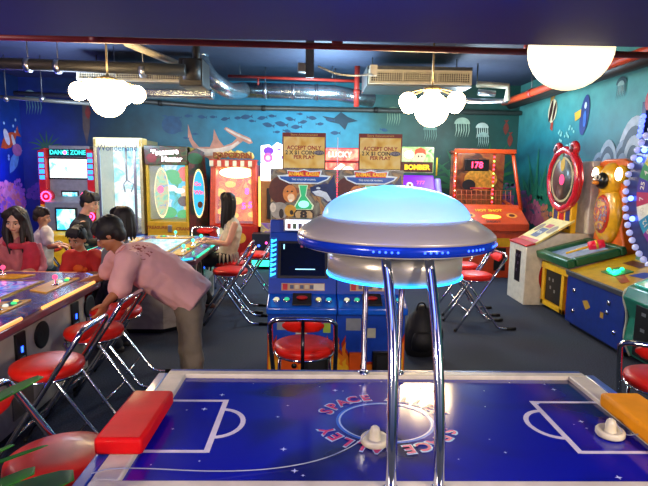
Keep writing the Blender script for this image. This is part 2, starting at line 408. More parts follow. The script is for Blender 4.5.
tag(mb.build('sprinkler_pipe'), 'short thin red pipe above the silver duct over the fish mural', 'pipe')
a = at(357, 74, y=9); b = at(357, 107, y=9)
mb = MB(); mb.tube([(a.x, 8.98, CZ), (a.x, 8.98, b.z)], .045, pred, 10); mb.tube([(a.x, 8.98, 3.0), (a.x, 8.98, 3.07)], .055, pred, 10)
tag(mb.build('drop_pipe'), 'short vertical red drop pipe beside the right ventilation unit', 'pipe')
mb = MB(); a = at(242, 90, y=9.2); b = at(335, 93, y=9.2); c = at(372, 100, y=9.5)
foil = mat('foil_duct', '#aab6bc', .25, .9, var=.25, scale=18, bump=.6)
mb.tube([a, b, c], .13, foil, 18)
for t in (.25, .55, .8): q = a.lerp(b, t); mb.tube([q-V((.025, 0, 0)), q+V((.025, 0, 0))], .137, steel, 18)
hanger(mb, a.x+.4, 9.2, a.z); hanger(mb, b.x, 9.2, b.z)
tag(mb.build('air_duct'), 'silver foil covered air duct above the mural of small fish', 'duct')
mb = MB(); mb.tube([(WL, 10.45, 3.12), (-4, 10.45, 3.05), (-2, 10.45, 2.92), (WR-.02, 10.45, 2.90)], .045, pgrey, 10)
for x in (-1, 1.2, -3, 2.4): mb.tube([(x-.04, 10.45, 2.915 if x > -2 else 2.98), (x+.04, 10.45, 2.915 if x > -2 else 2.98)], .055, dkp, 10)
tag(mb.build('service_pipe'), 'grey conduit running along the top of the back wall mural', 'pipe')
mb = MB(); a = at(0, 61, y=7); b = at(185, 70, y=7); mb.tube([(WL, 7, a.z), b], .075, dkp, 14)
for px in (28, 58, 143): q = at(px, 63+px*.05, y=7); mb.tube([(q.x-.03, 7, q.z-.01), (q.x+.03, 7, q.z-.01)], .088, steel, 14); hanger(mb, q.x, 7, q.z)
tag(mb.build('drain_pipe'), 'dark pipe with silver clamps above the left lamp cluster', 'pipe')
mb = MB(); a = at(0, 94, y=8.6); b = at(95, 104, y=8.6); mb.tube([(WL, 8.6, a.z), b], .03, pgrey, 8)
for px in (6, 42): q = at(px, 97, y=8.6); hanger(mb, q.x, 8.6, q.z, .008); mb.lathe([(0, -.08), (.04, -.06), (.05, 0), (.02, .02)], steel, (q.x, 8.6, q.z), 12)
tag(mb.build('conduit_pipe'), 'thin grey conduit with two hangers at the far left of the ceiling', 'pipe')
# ventilation units
def vent(label, px0, py0, px1, py1, y):
    a = at(px0, py0, y=y); b = at(px1, py1, y=y); w = b.x-a.x; h = .2; z = (a.z+b.z)/2-h/2
    t = thing('ventilation_unit', label, 'ventilation unit', (a.x, y, z))
    fr = mat('cream_grille_frame', '#d8d2b8', .5)
    mb = MB(); mb.box(-.02, w+.02, .06, .95, -.02, h+.06, mat('galvanised', '#6c6e6c', .4, .7))
    for x in (.1, w-.1): mb.tube([(x, .5, h), (x, .5, CZ-z)], .008, pgrey, 6)
    mb.build('duct_body', t)
    mb = MB()
    for x0, x1, z0, z1 in ((0, w, 0, .03), (0, w, h-.03, h), (0, .03, .03, h-.03), (w-.03, w, .03, h-.03)): mb.box(x0, x1, 0, .06, z0, z1, fr)
    for i in (1, 2): mb.box(w*i/3-.012, w*i/3+.012, 0.002, .05, .03, h-.03, fr)
    mb.build('grille_frame', t)
    mb = MB(); mb.box(.03, w-.03, .05, .058, .03, h-.03, black)
    n = int(w/.035)
    for i in range(n): x = .03+(w-.06)*i/n; mb.box(x, x+.008, .02, .05, .03, h-.03, fr)
    for i in range(5): zz = .035+i*.03; mb.box(.03, w-.03, .025, .045, zz, zz+.008, fr)
    mb.build('grille', t)
vent('wide cream grilled ventilation box behind the left lamp cluster', 76, 70, 192, 78, 8)
vent('wide cream grilled ventilation box behind the right lamp cluster', 369, 75, 472, 79, 7.8)
mb = MB(); a = at(100, 88, y=7.8); b = at(213, 97, y=7.8)
mb.box(a.x, b.x, 7.74, 7.98, b.z-.02, b.z+.1, foil, .03)
for x in (a.x+.2, b.x-.3): hanger(mb, x, 7.85, b.z)
tag(mb.build('air_duct'), 'flat foil wrapped duct hanging under the left grilled box', 'duct')
pts = [at(200, 60, y=8.3), at(207, 75, y=8.2), at(220, 86, y=8.3), at(232, 92, y=8.7), at(243, 90, y=9.1)]
mb = MB(); mb.tube([(pts[0].x, 8.3, CZ)]+pts, .13, foil, 16, smooth_path=2)
tag(mb.build('flexible_duct'), 'crinkled flexible duct bending down to the silver duct', 'duct')
mb = MB(); q = at(195, 70, y=7.3)
mb.box(q.x-.2, q.x+.12, 7.2, 7.7, q.z-.22, q.z+.14, dkp, .02); mb.lathe([(.0, -.15), (.12, -.15), (.12, .1), (0, .1)], dkp, (q.x-.02, 7.2, q.z), 14, None)
mb.tube([(q.x, 7.4, q.z), (q.x, 7.4, CZ)], .05, dkp, 8)
tag(mb.build('fan_motor'), 'dark fan motor box hanging at the end of the left drain pipe', 'fan motor')
mb = MB(); a = at(310, 43, y=6.4); b = at(310, 78, y=6.4)
mb.box(a.x-.05, a.x+.05, 6.35, 6.42, b.z, CZ-.005, mat('hanger_bar', '#3c4450', .5)); mb.box(a.x-.14, a.x-.05, 6.32, 6.45, b.z+.06, b.z+.16, mat('clamp', '#8a8c88', .4, .5), .01)
tag(mb.build('hanger_bar'), 'flat grey hanger bar coming down from the ceiling mid room', 'bracket')
mb = MB(); mb.tube([at(318, 66, y=6.5), at(335, 74, y=6.5), at(355, 76, y=6.6), at(372, 74, y=7.4)], .012, mat('white_cable', '#b8b8b0', .5), 6, smooth_path=2)
mb.box(*(lambda q: (q.x-.04, q.x+.06, 7.4, 7.47, q.z-.07, q.z+.07))(at(373, 70, y=7.4)), white)
tag(mb.build('hanging_cable'), 'white cable sagging from the hanger bar to a junction box', 'cable')
mb = MB()
for (x0, y0, x1, y1) in ((125, 42, 212, 78),): 
    a = at(x0, y0, y=6.6); b = at(x1, y1, y=8.6); mb.tube([a, b], .05, mat('pale_brace', '#b0a894', .5), 4)
tag(mb.build('ceiling_brace'), 'pale diagonal brace under the ceiling left of centre', 'brace')
mb = MB()
a = at(477, 84, y=8.6); b = at(508, 86, y=8.6); c = at(507, 101, y=8.6)
mb.tube([a, b, c], .05, mat('cream_pipe', '#b8b49c', .45), 10); mb.tube([(a.x, 8.6, a.z), (a.x, 8.6, CZ)], .012, pgrey, 6); mb.tube([at(478, 92, y=8.6), at(495, 94, y=8.6)], .05, steel, 10)
mb.tube([at(455, 100, y=8.6), at(480, 101, y=8.6), at(500, 101, y=8.7), c], .04, steel, 10)
tag(mb.build('bent_pipe'), 'pale bent pipe stub right of the right grilled box', 'pipe')

# ---------------------------------------------------------------- lamps
globe = mat('lit_globe_glass', '#fff4dc', .3, emis='#ffdca8', es=LAMP)
capm = mat('lamp_cap', '#8a7a5c', .35, .7)
def cluster(label, x, y, z, n, group='lamp clusters', big=.19):
    t = thing('lamp_cluster', label, 'ceiling lamp', (x, y, z), 0, group)
    mb = MB(); mb.tube([(0, 0, .19), (0, 0, CZ-z)], .012, capm, 8); mb.lathe([(.02, 0), (.1, .01), (.1, .05), (.02, .07)], capm, (0, 0, .19), 20); mb.lathe([(0, -.03), (.07, -.03), (.07, 0)], capm, (0, 0, CZ-z-.005), 20)
    for i in range(n):
        a = 2*PI*i/n+.3; mb.tube([(0, 0, .24), (.2*math.cos(a), .2*math.sin(a), .2), (.30*math.cos(a), .30*math.sin(a), .16)], .007, capm, 6, smooth_path=1)
    mb.build('stem', t)
    MB().sph((0, 0, 0), big, globe, 28).build('globe', t)
    for i in range(n):
        a = 2*PI*i/n+.3; MB().sph((.30*math.cos(a), .30*math.sin(a), .075), .1, globe, 18).build('globe', t)
cluster('cluster of round globe lamps hanging in front of the left grilled box', -2.30, 6, 2.46, 6)
cluster('cluster of round globe lamps hanging in front of the right grilled box', 1.32, 6, 2.41, 6)
def single(label, x, y, z, r, s=None):
    t = thing('globe_lamp', label, 'ceiling lamp', (x, y, z))
    MB().sph((0, 0, 0), r, s or globe, 32).build('globe', t)
    mb = MB(); mb.tube([(0, 0, r-.01), (0, 0, CZ-z if y > 2.93 else 2.4-z)], .012, capm, 8); mb.lathe([(.02, .05), (.09, .03), (.1, 0)], capm, (0, 0, r-.02), 20); mb.build('stem', t)
single('large single globe lamp half hidden by the navy soffit', 1.545, 3.25, 2.46, .245, mat('dim_globe_glass', '#fff4dc', .3, emis='#ffe6b0', es=DIM))
# ================================================================ air hockey table
HX0, HX1, HY0, HY1, HZ = -.58, 1.20, 1.47, 2.30, .75      # playfield
hk = thing('air_hockey_table', 'blue air hockey table with cream rails and a space themed playfield', 'air hockey table', (.31, 1.9, 0))
T = inv(hk); CXH = .31; CYH = 1.90
hblue = art('playfield_blue', ['#040834', '#0512a0', '#06109c', '#080a50'], 1.6, 0, .12, 2, .6, coat=.12)
hwhite = mat('line_white', '#e2dcea', .25, coat=.6); cream = mat('cream_rail', '#cfc8b4', .4)
mb = MB(T)
mb.box(HX0, HX1, HY0, HY1, HZ-.04, HZ, hblue)
FH = frame((0, 0, HZ), (1, 0, 0), (0, 1, 0))
for sgn, xe in ((1, HX0), (-1, HX1)):                    # goal box + half circle
    gw = .225 if sgn > 0 else .27; a, b = sorted((xe, xe+sgn*gw)); w = .009
    y0, y1 = 1.665, 2.06
    mb.drect(FH, a, b, y1-w, y1+w, hwhite); mb.drect(FH, a, b, y0-w, y0+w, hwhite)
    xx = xe+sgn*gw; mb.drect(FH, xx-w*1.2, xx+w*1.2, y0-w, y1+w, hwhite, 1.5)
    O = []; I = []
    for i in range(17):
        an = -PI/2+PI*i/16; O.append((xx+sgn*.105*math.cos(an), 1.87+.12*math.sin(an))); I.append((xx+sgn*.086*math.cos(an), 1.87+.10*math.sin(an)))
    for i in range(16):
        q = [O[i], O[i+1], I[i+1], I[i]]; mb.dp(FH, q if sgn > 0 else q[::-1], hwhite, 1)
ring1 = mat('logo_ring_blue', '#2a6ad8', .2); ring2 = mat('logo_ring_pale', '#b8d0f0', .2); lpink = mat('logo_pink', '#c83a78', .25); star = mat('star_white', '#c8d4ff', .3)
LX, LY = .285, 1.885; mb.dell(FH, LX, LY, .19, .165, ring1, 1, 48, 0, .9); mb.dell(FH, LX, LY, .18, .155, ring2, 2, 48, 0, .965)
def arctext(mb, F, s, cx, cy, rx, ry, a0, a1, size, m, k, rotadd=0):
    for i, ch in enumerate(s):
        if ch == ' ': continue
        a = a0+(a1-a0)*i/(len(s)-1)
        x, y = cx+rx*math.cos(a), cy+ry*math.sin(a); tx, ty = -rx*math.sin(a), ry*math.cos(a)
        ro = math.atan2(ty, tx)+PI+rotadd if True else 0
        mb.text(F, x, y, size, ch, m, k, .03, ro, 1.0)
for a0, a1 in ((R(158), R(22)), (R(338), R(202))):
    arctext(mb, FH, 'SPACE ALLEY', LX, LY, .24, .208, a0, a1, .088, ring2, 2)
    arctext(mb, FH, 'SPACE ALLEY', LX, LY, .24, .208, a0, a1, .072, lpink, 3)
random.seed(3)
for i in range(46):
    x, y = random.uniform(HX0+.05, HX1-.05), random.uniform(HY0+.03, HY1-.03)
    if abs(x-CXH) < .3 and abs(y-CYH) < .25: continue
    s = random.choice((.004, .005, .007, .013)); P = []
    for j in range(8): P.append((x+s*(1 if j % 2 == 0 else .35)*math.cos(PI*j/4), y+s*(1 if j % 2 == 0 else .35)*math.sin(PI*j/4)))
    mb.dp(FH, P, star, 1)
mb.build('playfield', hk)
mb = MB(T); w = .085; e = .02
for y0, y1 in ((HY1, HY1+w-.04), (HY0-w, HY0)): mb.box(HX0-w, HX1+w, y0, y1, HZ-.04, HZ+e, cream, .006)
for x0, x1 in ((HX0-w, HX0), (HX1, HX1+w)): mb.box(x0, x1, HY0, HY1, HZ-.04, HZ+e, cream, .006)
mb.build('rail', hk)
mb = MB(T); hb = mat('table_blue', '#123a9c', .3, coat=.6)
o_ = .045
P = [(HX0-w-o_, HY0-w-o_), (HX1+w+o_, HY0-w-o_), (HX1+w+o_, HY1+.02), (HX1+w-.02, HY1+w-.02), (HX0-w+.02, HY1+w-.02), (HX0-w-o_, HY1+.02)]
mb.prism(P, HZ-.14, HZ-.041, hb, 'z', .012)
for x0, x1, y0, y1 in ((HX0-w-o_, HX0-w-.001, HY0-w, HY1+.02), (HX1+w+.001, HX1+w+o_, HY0-w, HY1+.02), (HX0-w, HX1+w, HY1+w-.039, HY1+w-.016), (HX0-w, HX1+w, HY0-w-o_, HY0-w-.001)):
    mb.box(x0, x1, y0, y1, HZ-.06, HZ+.018, hb, .006)
mb.build('rim', hk)
mb = MB(T); mb.prism([(HX0+.12, 1.52), (HX1-.12, 1.52), (HX1-.12, 2.24), (HX0+.12, 2.24)], .12, HZ-.13, hb, 'z', .01)
mb.build('base', hk)
for x in (HX0+.1, HX1-.2):
    for y in (1.54, 2.12): MB(T).box(x, x+.1, y, y+.1, 0, .16, black, .005).build('leg', hk)
# goal covers
mb = MB(T)
mb.prism([(HX0+.03, 1.60), (HX0+.03, 1.99), (HX0-.13, 1.99), (HX0-.13, 1.60)], HZ+.021, HZ+.08, mat('red_goal_vinyl', '#d00a10', .6, spec=.15, coat=.06, bump=.5, scale=7), 'z', .014)
o = mb.build('goal_cover', hk); o['label'] = 'shiny red goal cover'
mb = MB(T)
mb.prism([(HX1-.03, 1.60), (HX1-.03, 1.99), (HX1+.13, 1.99), (HX1+.13, 1.60)], HZ+.021, HZ+.08, mat('yellow_goal_vinyl', '#f09a08', .6, spec=.15, coat=.06, bump=.5, scale=7), 'z', .014)
o = mb.build('goal_cover', hk); o['label'] = 'shiny yellow goal cover'
# the scoring saucer on its four chrome posts is part of the table
UX, UY, UZ = .305, 1.93, 1.462
mb = MB(T); c = (UX, UY, UZ)
sil = mat('saucer_silver', '#b0aba0', .34, .25, var=.03, scale=3, coat=.3)
mb.lathe([(.272, .078), (.30, .066), (.345, .036), (.362, .020), (.364, .012)], sil, c, 64)
mb.lathe([(.362, -.022), (.34, -.03), (.26, -.034)], sil, c, 64)
mb.build('saucer', hk)
mb = MB(T); mb.lathe([(.3632, .012), (.3642, -.005), (.3622, -.022)], mat('rim_blue_band', '#1038b8', .2, .2), c, 64)
ledb = glow('blue_led', '#2a50ff', 5)
for k in range(8):
    for j in range(5):
        a = -PI/2+R(-13+25*k)+R(j*3.0-6); mb.sph((UX+.364*math.cos(a), UY+.364*math.sin(a), UZ-.005), .0042, ledb, 8)
mb.build('light_band', hk)
mb = MB(T); mb.lathe([(.25, -.034), (.25, -.132), (.23, -.142), (0, -.142)], mat('drum_metal', '#b4b0a8', .28, .45, var=.03), c, 64); mb.build('drum', hk)
mb = MB(T); P = [(UX+.251*math.cos(2*PI*i/64), UY+.251*math.sin(2*PI*i/64), UZ-.137) for i in range(64)]; mb.tube(P, .004, glow('cyan_neon', '#1ea4ff', 4), 8, True); mb.build('neon_ring', hk)
dm = bpy.data.materials.new('milky_dome'); dm.use_nodes = True; N = dm.node_tree.nodes; L = dm.node_tree.links
b = N['Principled BSDF']; b.inputs['Base Color'].default_value = (.85, .87, .95, 1); b.inputs['Roughness'].default_value = .12
tr = N.new('ShaderNodeBsdfTranslucent'); tr.inputs['Color'].default_value = (.9, .92, .96, 1); mx = N.new('ShaderNodeMixShader'); mx.inputs[0].default_value = .72
nzz = N.new('ShaderNodeTexNoise'); nzz.inputs['Scale'].default_value = 3
L.new(b.outputs[0], mx.inputs[1]); L.new(tr.outputs[0], mx.inputs[2]); L.new(mx.outputs[0], N['Material Output'].inputs[0])
prof = [(.272*math.cos(a), .074+.118*math.sin(a)) for a in [PI/2*i/14 for i in range(15)]]; prof[-1] = (0, prof[-1][1])
MB(T).lathe(prof, dm, c, 64).build('dome', hk)
def plight(n, loc, e, col, r=.03, spot=None):
    l = bpy.data.lights.new(n, 'POINT'); l.energy = e; l.color = lin(col)[:3]; l.shadow_soft_size = r
    o = bpy.data.objects.new(n, l); COL.objects.link(o); o.location = loc; return o
MB(T).lathe([(0, .055), (.27, .055), (.27, .04), (0, .04)], white, c, 40).build('lamp_tray', hk)
for i in range(5):
    a = 2*PI*i/5+.5; plight('dome_lamp', (UX+.11*math.cos(a), UY+.11*math.sin(a), UZ+.12), 1.5*DOME, '#1c90ff' if i else '#38c0ff', .03)
plight('dome_lamp', (UX, UY, UZ+.14), 1.6*DOME, '#30bcff', .03)
def post(x0, y0, x1, y1, zt, up_=.12):
    mb = MB(T); yb = y0
    mb.tube([(x0, y0, HZ+.03), (x0, y0+.01, HZ+.25), (x1-.003, y1-.03, zt-.3), (x1, y1, zt-.1), (x1, y1, zt+.02)], .0145, chrome, 14, smooth_path=2)
    mb.lathe([(.03, 0), (.03, .008), (.016, .014)], chrome, (x0, y0, HZ+.034), 16)
    mb.build('post', hk)
def fpost(b, q):
    P = [V((b, 1.425, HZ+.018)), V((b, 1.44, HZ+.2)), at(q[0][0], q[0][1], y=1.52), at(q[1][0], q[1][1], y=1.61), at(q[2][0], q[2][1], y=1.645)]
    P.append(P[-1]+V((0, .02, .035)))
    MB(T).tube(P, .0165, chrome, 16, smooth_path=3).lathe([(.024, 0), (.024, .006), (.017, .01)], chrome, (b, 1.425, HZ+.02), 18).build('post', hk)
fpost(.238, [(394, 345), (389, 285), (386, 262)]); fpost(.381, [(438, 345), (432, 285), (429, 262)])
def postb(x):
    MB(T).tube([(x, 2.322, HZ+.018), (x, 2.322, 1.2), (x, 2.25, 1.29), (x, 2.16, 1.30)], .0125, chrome, 12, smooth_path=2).lathe([(.028, 0), (.028, .008), (.016, .014)], chrome, (x, 2.322, HZ+.02), 16).build('post', hk)
postb(.242); postb(.405)

# mallets with their cords
malm = mat('mallet_plastic', '#d6cfb0', .35)
def mallet(label, x, y, cord):
    t = thing('air_hockey_mallet', label, 'mallet', (x, y, HZ+.003))
    mb = MB()
    mb.lathe([(0, 0), (.046, 0), (.05, .006), (.05, .02), (.045, .026), (.036, .022), (.022, .014), (.019, .02), (.0185, .045), (.015, .058), (.008, .064), (0, .066)], malm, n=32); mb.build('mallet_body', t)
    MB(Matrix.Translation(-t.location)).tube(cord, .0018, mat('cord', '#9aa0b4', .6), 6, smooth_path=3).build('cord', t)
mallet('cream mallet with a long cord, lying near the centre ring of the playfield', .225, 1.72, [(.225, 1.72, HZ+.07), (.21, 1.72, HZ+.06), (.16, 1.70, HZ+.006), (0, 1.58, HZ+.006), (-.25, 1.53, HZ+.006), (-.6, 1.5, HZ+.045), (-.66, 1.47, HZ+.04)])
mallet('cream mallet lying in the goal box beside the yellow goal cover', 1.10, 1.78, [(1.10, 1.78, HZ+.07), (1.115, 1.79, HZ+.06), (1.14, 1.76, HZ+.012), (1.165, 1.72, HZ+.04)])

# ================================================================ stools
STOOL_N = [0]
def make_stool(label):
    t = thing('folding_stool', label, 'stool', (0, 0, 0), 0, 'red folding stools')
    MB().lathe([(0, .545), (.15, .545), (.185, .555), (.197, .575), (.192, .598), (.16, .612), (.08, .618), (0, .619)], redp, n=36).build('seat', t)
    P = [(.186*math.cos(2*PI*i/32), .186*math.sin(2*PI*i/32), .548) for i in range(32)]
    MB().tube(P, .009, chrome, 8, True).build('seat_ring', t)
    MB().tube([(-.2, -.26, .014), (-.2, .265, .80), (-.17, .275, .835), (-.1, .28, .84), (.1, .28, .84), (.17, .275, .835), (.2, .265, .80), (.2, -.26, .014)], .0145, chrome, 10, smooth_path=1).build('back_frame', t)
    for s in (-1, 1):
        MB().tube([(s*.165, -.13, .53), (s*.17, .20, .05), (s*.17, .25, .016), (s*.17, .40, .014)], .0115, chrome, 10, smooth_path=1).build('leg', t)
        MB().tube([(s*.17, .33, .016), (s*.17, .43, .016)], .0175, rubber, 10).build('leg_sleeve', t)
        MB().sph((s*.2, -.265, .018), .018, rubber, 10).build('foot_cap', t)
    MB().tube([(-.19, -.13, .22), (.19, -.13, .22)], .01, chrome, 8).build('footrest', t)
    for q in (((-.165, .12, .13), (.165, .12, .13)), ((-.165, -.13, .53), (.165, -.13, .53))): MB().tube(q, .01, chrome, 8).build('crossbar', t)
    mb = MB(); vs = []; n = 12
    for i in range(9):
        u = -1+2*i/8; x = u*.125; y = .235+.02*(1-u*u); h = .043*math.sqrt(max(.05, 1-abs(u)**4))
        for j in range(n):
            a = 2*PI*j/n; vs.append((x, y+.016*math.cos(a)+h*math.sin(a)*.35, .79+h*math.sin(a)))
    fs = [(i*n+j, i*n+(j+1) % n, (i+1)*n+(j+1) % n, (i+1)*n+j) for i in range(8) for j in range(n)]+[tuple(range(n))[::-1], tuple(8*n+j for j in range(n))]
    mb.add(vs, fs, redp, True); mb.build('back_pad', t)
    return t
st0 = make_stool('')
def stool(x, y, rot, label, strut=False):
    if STOOL_N[0] == 0: s = st0; s.location = (x, y, 0); s.rotation_euler.z = rot; s['label'] = label
    else: s = dup(st0, (x, y, 0), rot, label)
    STOOL_N[0] += 1
    if strut: MB().tube([(0, .285, .84), (0, .295, .6), (0, .295, .03)], .011, mat('dark_chrome', '#2c2e34', .2, .9), 8).build('back_strut', s)
    return s
stool(-1.51, 2.88, R(-90), 'red stool nearest the camera in the row along the long fish game table')
stool(-1.52, 3.54, R(-93), 'middle red stool in the row along the long fish game table')
stool(-1.56, 4.05, R(-88), 'red stool under the bending man, farthest in the row along the long fish game table')
stool(-.97, 1.90, R(93), 'red stool beside the shiny red goal cover of the air hockey table')
stool(-.05, 3.24, R(179), 'red stool seen from behind, standing in front of the blue card game machine', True)
stool(1.95, 2.72, R(142), 'red stool beside the yellow goal cover end of the air hockey table')
stool(-.93, 5.78, R(-88), 'empty red stool in front of the seated woman in the white top')
stool(-1.02, 6.28, R(-92), 'red stool the woman in the white fringed top sits on')
stool(-.78, 6.95, R(-85), 'red stool behind the seated woman in the white top, nearest the bright green lit strip')
stool(-1.62, 7.62, R(4), 'red stool at the far end of the smaller fish game table, facing it')
stool(1.80, 5.65, R(-86), 'nearer of two red stools behind the silver saucer')
stool(1.84, 6.25, R(-92), 'farther of two red stools behind the silver saucer')

# ================================================================ fish game tables
seap = ['#0c2a90', '#2a58d0', '#5c9ae0', '#c0a0d8', '#6a50b8', '#1c3a9c', '#78c8e0']
def fish_table(label, x0, x1, y0, y1, es=1.1, near=False):
    t = thing('fish_game_table', label, 'arcade table', ((x0+x1)/2, (y0+y1)/2, 0)); T = inv(t)
    c = .22; H = .80
    def octo(e, cc=None): 
        cc = cc if cc else c
        return [(x0-e+cc, y0-e), (x1+e-cc, y0-e), (x1+e, y0-e+cc), (x1+e, y1+e-cc), (x1+e-cc, y1+e), (x0-e+cc, y1+e), (x0-e, y1+e-cc), (x0-e, y0-e+cc)]
    mb = MB(T); wp = mat('table_side_white', '#a8a49c', .4); art_ = art('side_art', ['#a8a098', '#b0a8a0', '#9c948c', '#b4aca4'], 3)
    mb.prism(octo(0), .06, H-.09, art_, 'z')
    mb.prism(octo(-.05), 0, .06, black, 'z')
    mb.build('cabinet_body', t)
    mb = MB(T); mb.prism(octo(.1), H-.09, H-.02, mat('rail_violet', '#6a3c48', .3, coat=.7), 'z', .02); mb.build('rail', t)
    mb = MB(T); mb.prism(octo(.085), H-.02, H, art('deck_art', ['#28306c', '#5a3c88', '#3858a8', '#8a6a9c'], 7, 0, .25), 'z'); mb.build('deck', t)
    # light strips along the edge
    cols = ['#ff9a50', '#ffb060', '#3080ff', '#ff60a0'] if near else ['#20e0a0', '#40ffd0', '#30c0ff', '#60ffb0']
    O = octo(.097)
    for i in range(8):
        a, b = V((*O[i], H-.012)), V((*O[(i+1) % 8], H-.012)); 
        n = 2 if (b-a).length > .8 else 1
        for k in range(n):
            p, q = a.lerp(b, (k+.12)/n), a.lerp(b, (k+.88)/n)
            MB(T).tube([p, q], .012, glow('strip'+cols[(i*2+k) % 4], cols[(i*2+k) % 4], 1.5), 8).build('edge_light', t)
    mb = MB(T); sx0, sx1, sy0, sy1 = x0+.30, x1-.30, y0+.34, y1-.34
    mb.box(sx0-.03, sx1+.03, sy0-.03, sy1+.03, H, H+.008, mat('screen_trim', '#c8a83c', .3, .6)); mb.build('screen_frame', t)
    mb = MB(T); mb.box(sx0, sx1, sy0, sy1, H+.004, H+.0095, art('sea_screen'+('a' if near else 'b'), seap if near else ['#a0d8e0', '#50b0c8', '#d0f0f0', '#40a0a0'], 5, es, .12, 4, 2.5)); mb.build('screen', t)
    stations = []
    n = 3
    for i in range(n):
        yy = y0+.45+(y1-y0-.9)*i/(n-1); stations += [(x1-.12, yy, 0), (x0+.12, yy, PI)]
    stations += [((x0+x1)/2, y0+.13, -PI/2), ((x0+x1)/2, y1-.13, PI/2)]
    for (sx, sy, an) in stations:
        M = Matrix.Translation((sx, sy, H)) @ Matrix.Rotation(an, 4, 'Z'); TT = T @ M
        mb = MB(TT); mb.prism([(-.09, -.19), (.07, -.27), (.07, .27), (-.09, .19)], 0, .012, mat('station_yellow', '#f0b010', .35, coat=.5), 'z', .003)
        mb.drect(frame((0, 0, .0125), (1, 0, 0), (0, 1, 0)), -.03, .05, .07, .2, navy)
        p = mb.build('control_panel', t)
        MB(TT).lathe([(.03, .0), (.026, .008), (.006, .01), (.006, .05)], chrome, (.02, -.03, .012), 14).build('joystick_shaft', p)
        MB(TT).sph((.02, -.03, .075), .02, glow('pink_ball', '#ff4a78', 1.6) if near else glow('green_ball', '#40ffb0', 2.5), 14).build('joystick_ball', p)
        for k, cc in enumerate(('#f0f0e0', '#40ff90', '#ffe060')):
            MB(TT).lathe([(0, .012), (.018, .012), (.018, .02), (.013, .026), (0, .027)], glow('btn'+cc, cc, .9), (.01+.02*(k % 2), .07+.06*k, 0), 14).build('button', p)
    # cabinet side fittings on the +x side
    for i in range(n):
        yy = y0+.42+(y1-y0-.84)*i/(n-1)
        M = T @ Matrix.Translation((x1, yy, 0)) @ Matrix.Rotation(PI/2, 4, 'Z')
        MB(M).box(-.055, .055, -.018, 0, .42, .66, black, .004).drect(front(0, -.019, 0), -.012, .012, .53, .57, glow('coin_blue', '#2048ff', 7)).box(-.03, .03, -.022, -.018, .44, .5, steel).build('coin_slot', t)
        MB(M).lathe([(0, 0), (.09, 0), (.095, .01), (.08, .014), (.03, .004), (0, .008)], rubber, (0, 0, 0), 20, Matrix.Translation((.27, -.0, .56)) @ Matrix.Rotation(PI/2, 4, 'X')).build('speaker', t)
        mb = MB(M)
        mb.box(-.12, .12, -.008, 0, .12, .34, mat('panel_grey', '#6a625c', .5)); mb.build('service_panel', t)
    return t
fish_table('long fish game table with a violet sea screen, crowded by players', -3.35, -1.87, 2.05, 4.42, 1.0, True)
fish_table('smaller fish game table with a pale screen, beside the woman in white', -2.42, -1.32, 5.25, 7.05, 1.1)
# ================================================================ machines
def led_dots(mb, pts, m, r=.012):
    for p in pts: mb.sph(p, r, m, 8)

